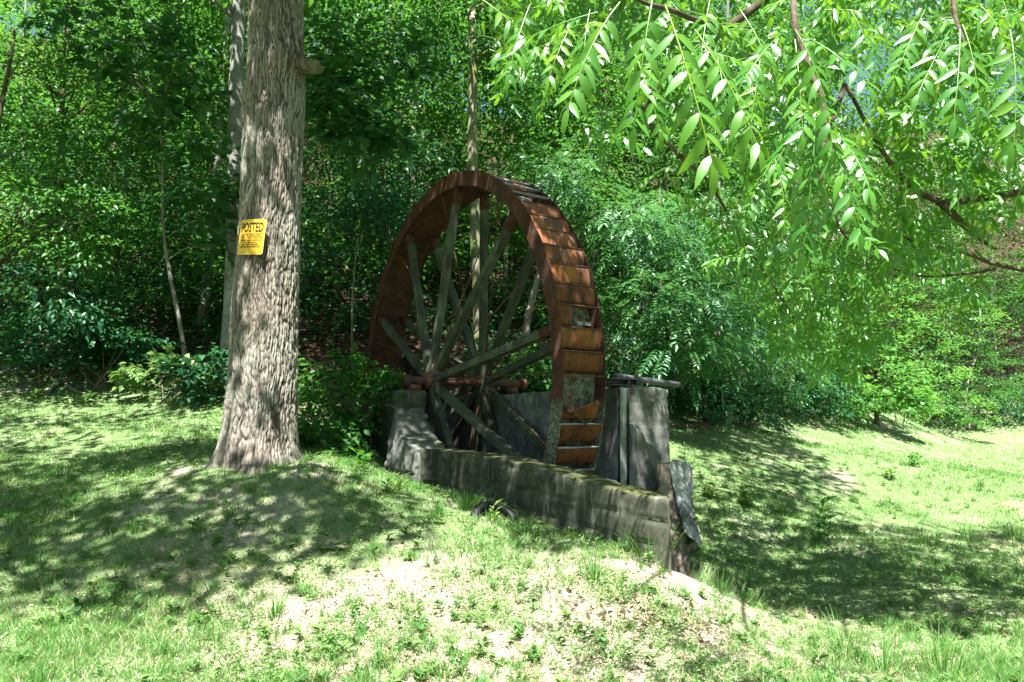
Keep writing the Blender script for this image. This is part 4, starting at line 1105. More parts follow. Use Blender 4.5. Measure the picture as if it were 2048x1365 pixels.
# slender trunks crowding the slope, each with a crown high up
def slope_trees():
    spots = [(60, 19), (150, 22), (215, 18.5), (268, 25), (330, 20), (405, 15.2), (425, 18), (440, 23), (610, 17), (655, 21), (735, 19), (770, 24), (830, 18), (865, 22), (905, 20),
             (1010, 19), (1045, 23), (1090, 20), (1130, 26), (1240, 21), (1290, 18.5), (1335, 24), (1390, 20.5), (1430, 19.5), (1480, 22), (1530, 25), (1620, 23), (1690, 27), (1800, 30), (1880, 33), (1980, 36)]
    side = lambda px: 'left of the big tree' if px < 500 else 'between the big tree and the wheel' if px < 900 else 'behind the wheel' if px < 1200 else 'right of the wheel'
    kinds = ['bark_pale', 'bark_brown', 'bark_grey']; words = ['pale', 'brown', 'grey']
    ordn = ['first', 'second', 'third', 'fourth', 'fifth']
    keys = [(side(px), i % 3) for i, (px, Y) in enumerate(spots)]
    for i, (px, Y) in enumerate(spots):
        same = [j for j in range(len(spots)) if keys[j] == keys[i]]
        lab = (ordn[same.index(i)] + ' ' if len(same) > 1 else 'single ') + words[i % 3] + ' slender trunk, counted from the left, ' + side(px)
        x = P(px, 600, Y)[0]; b = gp(x, Y); H = rng.uniform(11, 15)
        lean = rng.normal(0, 0.5, 2)
        top = b + [lean[0], lean[1], H]
        el = [(*(b + [lean[0] * .8, lean[1] * .8, H * 0.80]), 3.0, 2.8, 2.8, 84, 'far', 'w'), (*(b + [0.4 * lean[0], 0, H * 0.45]), 1.9, 1.7, 2.0, 20, 'far', 'w')]
        make_tree('forest_tree', lab, 'tree', b, top, rng.uniform(0.06, 0.12), el,
                  kinds[i % 3], group='slender forest trees ' + side(px), limbs=6, wob=0.15, sides=7, r1=0.4)
slope_trees()

def woodland():
    """the mass of leaves filling the wood behind the trees one can tell apart"""
    def clumps(cx, cy, cz, rad, per):
        """rounded leafy boughs: sprays on the upper and outer shell of each"""
        k = len(cx); d = unit(rng.normal(0, 1, (k, per, 3))); d[..., 2] = np.abs(d[..., 2]) * 1.1 - 0.35
        d = unit(d); t = rng.uniform(.65, 1.08, (k, per, 1)); rr = rad[:, None, None]
        pts = np.stack([cx, cy, cz], 1)[:, None] + d * t * rr * [1.25, 1.1, 0.72]
        out = unit(d * [1, 1, .3] + rng.normal(0, .25, (k, per, 3)) + [0, -.2, 0])
        return pts.reshape(-1, 3), out.reshape(-1, 3)
    k = 740; px = rng.uniform(-330, 2450, k); Y = 14.5 + 24 * rng.random(k) ** 1.3; x = (px - 1024) / FPX * Y
    f = forest(x - 0, Y - 1.0) > 0.9; x, Y = x[f], Y[f]; g = ground(x, Y)
    hh = 0.4 + 8.5 * rng.random(len(x)) ** 1.25
    C, O = clumps(x, Y, g + hh, rng.uniform(.9, 1.6, len(x)) * (1 + .02 * (Y - 15)), 15)
    k = 300; px = np.concatenate([rng.uniform(-200, 1500, 170), rng.uniform(1600, 2450, 130)]); Y = rng.uniform(27, 44, k); x = (px - 1024) / FPX * Y; g = ground(x, Y)
    c2, o2 = clumps(x, Y, g + np.where(px > 1550, rng.uniform(9, 27, k), rng.uniform(4, 15, k)), rng.uniform(1.7, 2.5, k), 15); C = np.concatenate([C, c2]); O = np.concatenate([O, o2])
    # taller wood behind the field on the right
    k = 470; px = rng.uniform(1250, 2560, k); Y = rng.uniform(29, 46, k); x = (px - 1024) / FPX * Y
    f = forest(x, Y) > 0.9; x, Y = x[f], Y[f]; g = ground(x, Y); T = np.stack([x, Y, g + rng.uniform(.5, 25, len(x))], 1)
    T, TO = clumps(T[:, 0], T[:, 1], T[:, 2], rng.uniform(1.5, 2.5, len(T)), 14)
    qx, qy = project(T); m = ~((qx > 2005) & (qx < 2042) & (qy < 60)); T, TO = T[m], TO[m]
    C = np.concatenate([C, T]); O = np.concatenate([O, TO])
    # unseen foliage ring added behind and beside the camera to block low sky light
    k = 1500; a = rng.uniform(-0.25 * math.pi, 1.25 * math.pi, k); rr = rng.uniform(15, 21, k)
    B = np.stack([np.cos(a) * rr * 1.05, -np.sin(a) * rr * .8, np.zeros(k)], 1)
    B[:, 2] = ground(B[:, 0], B[:, 1]) + rng.uniform(0.2, 11, k)
    qx, qy = project(B); B = B[(B[:, 1] < 0.5) | (qx < -250) | (qx > 2300)]
    ob = unit(rng.normal(0, 1, (len(B), 3))); vb, fb, rb = sprays(B, ob, 16, 1.5, 0.25, 0.36, 0.6)
    v, fc, r = sprays(C, O, 22, rng.uniform(.5, .85, len(C)) * (1 + .5 * (C[:, 1] > 27)), 0.12, 0.18, 0.58)
    fc = np.concatenate([fc, fb + len(v)]); v = np.concatenate([v, vb]); r = np.concatenate([r, rb])
    tag(mk('woodland_foliage', v, fc, M['leaf_forest'], rnd=r), 'mass of green leaves filling the wood on the slope, with unseen foliage added round the camera', 'woodland', kind='stuff')
    # low cover on the slope
    k = 8800; px = rng.uniform(-300, 2450, k); Y = rng.uniform(10.5, 36, k); x = (px - 1024) / FPX * Y
    f = (forest(x, Y) > 0.45) & (n2(x, Y, 0.45, 71) > -0.22); x, Y = x[f], Y[f]
    u, n = un_of(x, Y); f = ~((u > -4.2) & (n > -1.2) & (n < 2.0)); x, Y = x[f], Y[f]
    C = np.stack([x, Y, ground(x, Y) + rng.uniform(.05, .45, len(x))], 1)
    out = unit(rng.normal(0, 1, (len(C), 3)) * [1, 1, .2] + [0, -.6, .1])
    v, fc, r = sprays(C, out, 10, rng.uniform(.3, .6, len(C)), 0.3, 0.15, 0.62)
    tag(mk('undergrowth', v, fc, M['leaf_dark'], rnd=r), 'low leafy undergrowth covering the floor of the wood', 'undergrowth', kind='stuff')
    # fallen leaves and twigs on the wood floor
    k = 30000; px = rng.uniform(-100, 2150, k); Y = rng.uniform(10, 24, k); x = (px - 1024) / FPX * Y
    f = forest(x, Y) > 0.4; x, Y = x[f], Y[f]; u, n = un_of(x, Y); f = ~((u > -3.7) & (n > -.8) & (n < 1.7)); x, Y = x[f], Y[f]
    pos = np.stack([x, Y, ground(x, Y) + 0.02], 1); D = rng.normal(0, 1, (len(x), 3)) * [1, 1, .3]; Nn = rng.normal(0, .4, (len(x), 3)) + Z3
    ll = rng.uniform(.06, .13, len(x)); v, fc, r = leaf_quads(pos, D, Nn, ll, ll * .6, .2)
    tag(mk('leaf_litter', v, fc, M['litter'], rnd=r), 'brown fallen leaves lying on the floor of the wood', 'leaf litter', kind='stuff')
woodland()

# shrubs and weeds along the edge of the wood
def shrub(name, label, px, py, Y, rx, ry, rz, k, preset, group=None, stems=6, onground=True):
    c = P(px, py, Y); b = gp(c[0], c[1])
    root = empty(name, b, label, 'shrub', group)
    n, rd, ll, asp, kind, mat = PRE[preset]
    C, o = ellipsoid_pts(c, rx, ry, rz, k, 0.5)
    if name == 'edge_shrub':
        g_ = ground(C[:, 0], C[:, 1]); t_ = np.clip((C[:, 2] - (c[2] - rz)) / (2 * rz), 0, 1); C[:, 2] = g_ + .1 + t_ ** .8 * (np.maximum(c[2] + rz, g_ + .5) - g_ - .1)
    C[:, 2] = np.maximum(C[:, 2], ground(C[:, 0], C[:, 1]) + 0.08)
    v, f, r = sprays(C, o, n, rd * rng.uniform(.45, .8, k), 0.2, ll, asp, kind=kind)
    mk('foliage', v, f, M[mat], root, rnd=r)
    A = Acc()
    for i in range(stems):
        t = C[rng.integers(k)]; m = (b + t) / 2 + rng.normal(0, .08, 3)
        v, f = tube(spline([b + rng.normal(0, .12, 3) * [1, 1, 0] - [0, 0, .05], m, t], 6), np.linspace(.014, .004, 6), 5); mk('stem', v, f, M['twig'], root, True)
    return root
PRE['vine'] = (20, 0.46, 0.09, 0.8, 'plain', 'leaf_forest')
PRE['broad'] = (16, 0.42, 0.13, 0.72, 'plain', 'leaf_dark')
PRE['weedy'] = (18, 0.36, 0.12, 0.6, 'plain', 'leaf_weed')
shrub('vine_mound', 'dark vine mound spilling over the near pier beside the big trunk', 680, 790, 9.6, 0.80, 0.5, 0.55, 84, 'vine')
shrub('vine_mound', 'creeper trailing over the top of the near pier', 745, 760, 9.75, 0.22, 0.3, 0.16, 22, 'vine')
shrub('vine_mound', 'creeper hanging down between the pier and the slope', 640, 880, 8.6, 0.40, 0.3, 0.30, 34, 'vine')
shrub('broadleaf_shrub', 'broad-leaved dark shrub at the far left below the layered tree', 60, 690, 11.6, 1.3, .6, .45, 60, 'broad')
shrub('broadleaf_shrub', 'broad-leaved shrub left of centre under the maple sapling', 220, 690, 11.6, .9, .6, .45, 50, 'broad')
shrub('broadleaf_shrub', 'large-leaved weeds close behind the left side of the big trunk', 420, 740, 10.5, .5, .4, .36, 34, 'broad')
shrub('weedy_shrub', 'sunlit weedy shrub between the sapling and the big trunk', 340, 745, 10.8, .75, .4, .22, 34, 'weedy')
shrub('edge_shrub', 'low dark shrub right behind the grey pier', 1400, 800, 13.2, .75, .6, .40, 40, 'dark')
shrub('edge_shrub', 'low shrub in shade at the wood edge left of the sunlit maple bush', 1600, 805, 17.8, 1.3, .8, .40, 50, 'dark')
shrub('edge_shrub', 'low leafy shrub at the back of the field under the feathery stems', 1850, 805, 25.5, 1.6, .9, .38, 54, 'plain')
shrub('edge_shrub', 'low leafy shrub at the right edge behind the field', 2030, 800, 30.0, 2.0, .9, .6, 54, 'plain')
shrub('edge_shrub', 'low shrub in shade between the grey pier and the wood', 1490, 800, 14.2, .9, .7, .35, 40, 'dark')
for px_, py_, Y_, rx_, rz_, k_, pr_, lab_ in [
    (1380, 720, 14.0, .8, .7, 40, 'plain', 'bushy shrub rising just behind the overhanging pipe'), (1560, 735, 17.4, 1.1, .9, 50, 'plain', 'dense shrub below the lowest walnut leaves'),
    (1660, 775, 19.0, 1.0, .7, 46, 'bright', 'sunlit shrub left of the pale maple bush, touching the lawn'), (1840, 710, 25.5, 1.7, 1.3, 60, 'bright', 'tall sunlit shrub right of the pale maple bush'),
    (1930, 735, 29.0, 1.9, 1.3, 60, 'plain', 'bushy shrub behind the lawn, second from the right edge'), (2030, 725, 31.0, 2.1, 1.5, 60, 'plain', 'tall bushy shrub behind the lawn at the right edge'),
    (1890, 800, 26.5, 1.8, .5, 46, 'bright', 'low sunlit bush at the far end of the lawn'), (1800, 795, 22.5, 1.2, .5, 40, 'bright', 'small sunlit bush on the corner of the lawn'),
    (1980, 802, 29.5, 2.0, .5, 46, 'dark', 'low dark bush in the far corner of the lawn')]:
    shrub('edge_shrub', lab_, px_, py_, Y_, rx_, .8, rz_, k_, pr_)
shrub('edge_shrub', 'leafy shrub standing behind the axle, seen through the spokes', 1075, 755, 12.6, .6, .5, .45, 36, 'plain')

# ------------------------------------------------------------------ canopy overhead (unseen crowns above the frame, leaves placed to shape the shade below)
def in_poly(x, y, poly):
    poly = np.asarray(poly, float); r = np.zeros(len(x), bool); j = len(poly) - 1
    for i in range(len(poly)):
        a, b = poly[i], poly[j]
        c = ((a[1] > y) != (b[1] > y)) & (x < (b[0] - a[0]) * (y - a[1]) / (b[1] - a[1] + 1e-9) + a[0]); r ^= c; j = i
    return r

def canopy():
    k = 46000
    Q = np.stack([rng.uniform(-13, 13, k), rng.uniform(-3.5, 17, k), 5.2 + 8.3 * rng.random(k) ** 1.5 + EYE], 1)
    qx, qy = project(Q); vis = (qy > -70) & (Q[:, 1] > 0.5)
    Q = Q[~vis]
    # where the shadow of each spray lands
    S = Q - SUN * ((Q[:, 2] - (-1.0 + EYE)) / SUN[2])[:, None]
    for _ in range(3):
        g = ground(S[:, 0], S[:, 1]); S = Q - SUN * ((Q[:, 2] - g) / SUN[2])[:, None]
    sx, sy = project(S)
    u, n = un_of(S[:, 0], S[:, 1])
    prob = np.zeros(len(Q))
    def shade(poly, p):
        prob[in_poly(sx, sy, poly) & (S[:, 1] > 1)] = p
    shade([(-300, 760), (420, 770), (450, 860), (-300, 930)], 0.22)
    shade([(-400, 900), (200, 905), (430, 880), (620, 930), (790, 1000), (830, 1050), (760, 1085), (600, 1095), (520, 1125), (430, 1175), (300, 1180), (0, 1180), (-400, 1200)], 1.0)
    shade([(1180, 1195), (1300, 1180), (1430, 1230), (1420, 1290), (1250, 1270)], 0.5)
    shade([(1380, 840), (1560, 850), (1640, 930), (1680, 1000), (1560, 1040), (1400, 1010)], 0.6)
    shade([(1400, 1100), (1800, 1110), (2300, 1170), (2300, 1310), (1800, 1290), (1450, 1200)], 0.45)
    hole = np.zeros(len(Q), bool)
    for hx, hy, hr in ((560, 1065, 75), (300, 1010, 65), (150, 985, 70), (470, 940, 70), (330, 940, 60), (690, 1000, 60), (80, 930, 70), (60, 1060, 60), (230, 1110, 50), (420, 1040, 45), (1490, 970, 50), (1560, 1160, 60), (1750, 1200, 60), (1950, 1210, 60)):
        hole |= np.hypot((sx - hx), (sy - hy) * 2.2) < hr
    prob[hole] = 0.0
    # wheel, walls and pier
    wheel = (u > -4.5) & (u < 5.3) & (n > -0.9) & (n < np.where(u > -.5, 1.7, 3.0))
    prob[wheel] = 0.95
    # the forest edge beyond
    fo = (forest(S[:, 0], S[:, 1]) > .5) & ~wheel; prob[fo] = np.where(S[fo, 0] > 0.8, 0.06, np.where(S[fo, 1] < 16.5 + 1.5 * n2(S[fo, 0], S[fo, 1], .3, 7), 1.1, 0.22))
    # sun reaching the front of the big trunk, the sign and the walnut sprays on the right
    def lit(z, x0, x1, y0, y1, p=0.0):
        T = Q - SUN * ((Q[:, 2] - (z + EYE)) / SUN[2])[:, None]
        m = (T[:, 0] > x0) & (T[:, 0] < x1) & (T[:, 1] > y0) & (T[:, 1] < y1); prob[m] = np.minimum(prob[m], p)
    tx = P(540, 470, TREE_Y)[0]
    def dim(z, x0, x1, y0, y1, p):
        T = Q - SUN * ((Q[:, 2] - (z + EYE)) / SUN[2])[:, None]
        m = (T[:, 0] > x0) & (T[:, 0] < x1) & (T[:, 1] > y0) & (T[:, 1] < y1); prob[m] = np.maximum(prob[m], p)
    for z in (3.2, 3.5, 3.8, 4.1): dim(z, tx - .5, tx + .5, TREE_Y - .4, TREE_Y, 1.4)
    for z in (.6, 1.2, 1.8, 2.4): dim(z, tx - .75, tx - .35, TREE_Y - .4, TREE_Y, 1.2)
    for z in np.arange(0.5, 2.6, 0.3): lit(z, tx - .28, tx + .40, TREE_Y - .80, TREE_Y + .05)
    for z in (0.0, .8, 1.6, 2.4): lit(z, -.2, 6, 1.6, 4.6, 0.05)
    for z in (0.0, .8, 1.6, 2.4): lit(z, 1.0, 7, 4.6, 7.5, 0.3)
    # distant sunlit field
    keep = rng.random(len(Q)) < prob * 0.27
    Q = Q[keep]; ow = np.where((Q[:, 0] < 0.8), 0, 1)
    return Q, ow
CANQ, CANO = canopy()
def add_canopy(Q, parent, mat, L=0.13):
    out = unit(rng.normal(0, 1, (len(Q), 3)) * [1, 1, .2])
    v, f, r = sprays(Q, out, 19, rng.uniform(.4, .65, len(Q)), 0.18, L * 1.32, 0.6)
    mk('crown', v, f, M[mat], parent, rnd=r)  # unseen leaf sprays, kept only where their shade is wanted
    A = Acc(); b = wloc(parent)
    tip = b + [0, 0, 4.6]
    for i in rng.choice(len(Q), min(12 if mat == 'leaf_forest' else 3, len(Q)), replace=False):
        t = Q[i]; m = (tip + t) / 2 + [0, 0, .8] + rng.normal(0, .5, 3)
        v, f = tube(spline([tip + [0, 0, rng.uniform(0, 2.5)], m, t], 8), np.linspace(.025, .006, 8), 6); mk('limb', v, f, M['bark_brown'], parent, True)
add_canopy(CANQ[CANO == 0], oak, 'leaf_forest')

# ------------------------------------------------------------------ walnut branches hanging into the picture
def leaflet(L, W, curl, rs):
    t = np.array([0.0, 0.22, 0.50, 0.78, 1.0]); w = np.array([0.0, 0.85, 1.0, 0.55, 0.0]) * W / 2
    mid = np.stack([t * L, 0 * t, -curl * L * t * t], 1)
    V = [mid[0], mid[1], mid[2], mid[3], mid[4]]
    for s in (1, -1):
        for i in (1, 2, 3): V.append(mid[i] + [-.01 * L, s * w[i], 0.16 * w[i] * 2 - 0.35 * curl * w[i]])
    V = np.array(V)
    F = []
    for o in (5, 8):
        q = [(0, 1, o), (1, 2, o + 1), (1, o + 1, o), (2, 3, o + 2), (2, o + 2, o + 1), (3, 4, o + 2)]
        F += q if o == 5 else [f[::-1] for f in q]
    return V, np.array(F)

def frond_mesh(seed):
    rs = np.random.default_rng(seed); L = 1.0; pairs = int(rs.integers(6, 9)); A = Acc()
    dr = rs.uniform(0.10, 0.32); sw = rs.normal(0, .06)
    rach = lambda t: np.array([t * (1 - 0.15 * dr * t), sw * t * t, -dr * t * t])
    for j in range(pairs):
        t = 0.22 + 0.74 * j / (pairs - 1)
        for s in (-1, 1):
            tt = t + rs.normal(0, .012); lv, lf = leaflet(rs.uniform(.19, .26) * (1 - .3 * abs(t - .55)), rs.uniform(.050, .068), rs.uniform(.05, .55), rs)
            an = s * math.radians(rs.uniform(48, 68) - 14 * t); dp = rs.uniform(.0, .5); tw = rs.normal(0, .35)
            m = Matrix.Rotation(an, 3, 'Z') @ Matrix.Rotation(dp, 3, 'Y') @ Matrix.Rotation(tw, 3, 'X')
            A.add(lv @ np.array(m).T + rach(tt), lf, np.full(len(lv), np.clip(rs.normal(.45, .2), 0, 1)))
    lv, lf = leaflet(.21, .06, .3, rs); m = np.array(Matrix.Rotation(dr * 1.6 + .1, 3, 'Y')); A.add(lv @ m.T + rach(1.0), lf, np.full(len(lv), .6))
    v, f = tube(np.array([rach(t) for t in np.linspace(0, 1, 7)]), np.linspace(.0085, .004, 7), 4, False); A.add(v, f, np.full(len(v), .95))
    F = np.concatenate(A.F); return raw_mesh('leaf', np.concatenate(A.V), F, M['leaf_walnut'], False, np.concatenate(A.R))
FR = [frond_mesh(100 + i) for i in range(14)]

def walnut():
    base = gp(5.9, 4.2)
    root = empty('walnut_tree', base, 'walnut tree whose long feathery leaves hang in from the upper right', 'tree')
    V, F = tube(spline([base - [0, 0, .3], base + [0.05, 0, 2.0], base + [-.2, .1, 4.5], base + [-.1, .2, 8.5]], 16), np.linspace(.24, .12, 16), 14)
    mk('trunk', V, F, M['bark_walnut'], root, True)
    def branch(pts, r0, r1, n=22):
        q = spline(pts, n); q = q + 0.012 * np.stack([noise(q * 5, 1), noise(q * 5, 2), noise(q * 5, 3)], 1)
        v, f = tube(q, np.linspace(r0, r1, n), 7); mk('branch', v, f, M['bark_walnut'], root, True); return q
    br = []
    top = base + [-.15, .1, 3.4]
    br.append(branch([top, P(2140, 370, 4.9), P(2000, 392, 4.9), P(1880, 402, 4.9), P(1800, 350, 4.9), P(1745, 270, 4.8), P(1690, 170, 4.7)], .036, .012))
    br.append(branch([P(1880, 402, 4.9), P(1950, 470, 5.0), P(1990, 500, 5.1)], .030, .009, 10))
    br.append(branch([base + [-.15, .1, 4.2], P(1800, -260, 4.4), P(1600, -60, 4.3), P(1450, 60, 4.2), P(1290, 205, 4.4), P(1350, 300, 4.6), P(1420, 370, 4.9), P(1480, 470, 5.2)], .040, .008, 30))
    br.append(branch([top + [0, 0, -.6], P(2120, 545, 5.2), P(1900, 500, 5.2), P(1800, 470, 5.2), P(1740, 415, 5.1)], .022, .006))
    br.append(branch([P(1990, 540, 5.2), P(1860, 555, 5.3), P(1770, 535, 5.4)], .012, .005, 10))
    br.append(branch([P(1450, 60, 4.2), P(1340, 20, 3.4), P(1250, -10, 3.0)], .020, .007, 10))
    br.append(branch([P(1600, -60, 4.3), P(1590, 40, 3.4), P(1640, 200, 3.0), P(1660, 260, 2.9)], .022, .006, 12))
    br.append(branch([P(1690, 170, 4.7), P(1640, 330, 4.4), P(1680, 450, 4.4), P(1720, 500, 4.5)], .018, .006, 12))
    br.append(branch([P(1880, -120, 3.6), P(1910, 20, 3.2), P(1930, 90, 3.0)], .016, .006, 8))
    br.append(branch([P(1480, 470, 5.2), P(1540, 560, 5.4), P(1590, 640, 5.5)], .012, .005, 8))
    fr = []       # (base, direction, length, normal hint)
    def hand(bx, by, tx, ty, Y, dY=-0.15, nrm=(0, -.55, .85)):
        a = P(bx, by, Y); b = P(tx, ty, Y + dY); fr.append((a, b - a, np.linalg.norm(b - a), np.array(nrm)))
    for h in [(1330, 10, 1440, 300, 2.5), (1305, 0, 1265, 205, 2.6), (1240, 5, 1105, 165, 2.6), (1195, 25, 988, 78, 2.8, .05), (1180, 20, 1150, 150, 2.8), (1390, 60, 1540, 270, 2.6), (1370, 20, 1520, 60, 2.7, 0),
              (1430, 100, 1470, 250, 2.7), (1480, 20, 1560, 130, 2.8), (1590, 60, 1720, 250, 2.45), (1600, 70, 1740, 120, 2.5, -.25), (1590, 80, 1610, 240, 2.5), (1560, 70, 1470, 150, 2.7), (1640, 240, 1745, 440, 2.5), (1630, 240, 1625, 470, 2.6),
              (1620, 230, 1545, 310, 2.6), (1660, 260, 1770, 330, 2.7, -.3), (1540, 330, 1480, 415, 3.0), (1550, 320, 1590, 420, 3.0), (1920, 60, 1920, 215, 2.6), (1925, 50, 1985, 190, 2.7), (1900, 60, 1840, 165, 2.8),
              (1850, 20, 1800, 120, 2.9), (1960, 10, 2050, 90, 2.8), (2020, 60, 2060, 260, 2.5), (1260, 90, 1330, 230, 3.0), (1420, 0, 1390, 140, 2.9), (1520, 120, 1505, 260, 3.0), (1700, 20, 1770, 120, 3.2), (1150, 40, 1090, 130, 3.2), (1060, 10, 1010, 130, 3.3)]:
        hand(*h)
    # procedural sprays following the branches' spread
    reg = [(985, -60), (2300, -60), (2300, 560), (2110, 590), (1960, 610), (1830, 560), (1770, 660), (1700, 760), (1590, 740), (1530, 640), (1470, 560), (1400, 440), (1330, 330), (1270, 300), (1150, 230), (1000, 150)]
    want = 1080; got = 0
    while got < want:
        px, py = rng.uniform(980, 2300), rng.uniform(-60, 760)
        if not in_poly(np.array([px]), np.array([py]), reg)[0]: continue
        low = np.interp(py, [0, 400, 760], [0, .45, 1.0])
        Y = rng.uniform(3.7 + 1.4 * low, 6.4 + 1.4 * low)
        if px < 1500 and py > 250: Y = rng.uniform(4.4, 6.8)
        if n2(np.array([px / 210]), np.array([py / 210]), 1.35, 33)[0] + 0.25 * rng.random() < -0.04: continue
        a = P(px, py, Y); az = rng.uniform(0, 2 * math.pi)
        d = np.array([math.cos(az) * .9, math.sin(az) * .6 - .1, -rng.uniform(.0, .85)])
        ln = rng.uniform(.36, .58)
        a = a - unit(d) * ln * .5
        fr.append((a, d, ln, np.array([rng.normal(0, .3), -.45 + rng.normal(0, .3), .8]))); got += 1
    # the largest in view become leaves of their own, the rest one mass
    sizes = [f[2] / max(f[0][1], .5) for f in fr]; order = np.argsort(sizes)[::-1]
    A = Acc()
    base_w = wloc(root)
    for rank, i in enumerate(order):
        a, d, ln, nh = fr[i]; X = unit(d); Yv = unit(np.cross(nh, X)); Zv = np.cross(X, Yv); s = ln
        me = FR[int(rng.integers(len(FR)))]
        if rank < 290:
            o = link('leaf', me, root)
            m = Matrix(((X[0] * s, Yv[0] * s, Zv[0] * s, a[0] - base_w[0]), (X[1] * s, Yv[1] * s, Zv[1] * s, a[1] - base_w[1]), (X[2] * s, Yv[2] * s, Zv[2] * s, a[2] - base_w[2]), (0, 0, 0, 1)))
            o.matrix_local = m
        else:
            n = len(me.vertices); co = np.empty(n * 3, np.float32); me.vertices.foreach_get('co', co); co = co.reshape(-1, 3)
            rd = np.empty(n, np.float32); me.attributes['rnd'].data.foreach_get('value', rd)
            fi = np.empty(len(me.loops), np.int32); me.loops.foreach_get('vertex_index', fi)
            A.add((co * s) @ np.stack([X, Yv, Zv]) + a, fi.reshape(-1, 3), rd)
    o = A.build('foliage', M['leaf_walnut'], root); o['kind'] = 'stuff'
    add_canopy(CANQ[CANO == 1], root, 'leaf_walnut', 0.14)
walnut()

# ------------------------------------------------------------------ grass and small ground cover
def blocked(x, y):
    u, n = un_of(x, y)
    pit = (u > -3.6) & (u < 5.2) & (n > -0.62) & (n < 1.55) & ~((u > 3.05) & (n > 0.1))
    tr = np.hypot(x - P(522, 925, TREE_Y)[0], y - TREE_Y) < 0.44
    return pit | tr

def blades(pos, L, W, lean, rr):
    k = len(pos); az = rng.uniform(0, 2 * math.pi, k); S = np.stack([np.cos(az), np.sin(az), 0 * az], 1)
    a2 = rng.uniform(0, 2 * math.pi, k); D = np.stack([np.cos(a2) * lean, np.sin(a2) * lean, np.ones(k)], 1); D = unit(D)
    L = L[:, None]; W = W[:, None]
    m = pos + D * L * .55; t = pos + D * L * .8 + np.stack([np.cos(a2) * lean, np.sin(a2) * lean, .35 * np.ones(k)], 1) * L * .4
    V = np.stack([pos - S * W / 2, pos + S * W / 2, m + S * W * .38, m - S * W * .38, t], 1).reshape(-1, 3)
    b = np.arange(k)[:, None] * 5
    F = np.concatenate([b + [0, 1, 2], b + [0, 2, 3], b + [3, 2, 4]])
    return V, F, np.repeat(rr, 5)

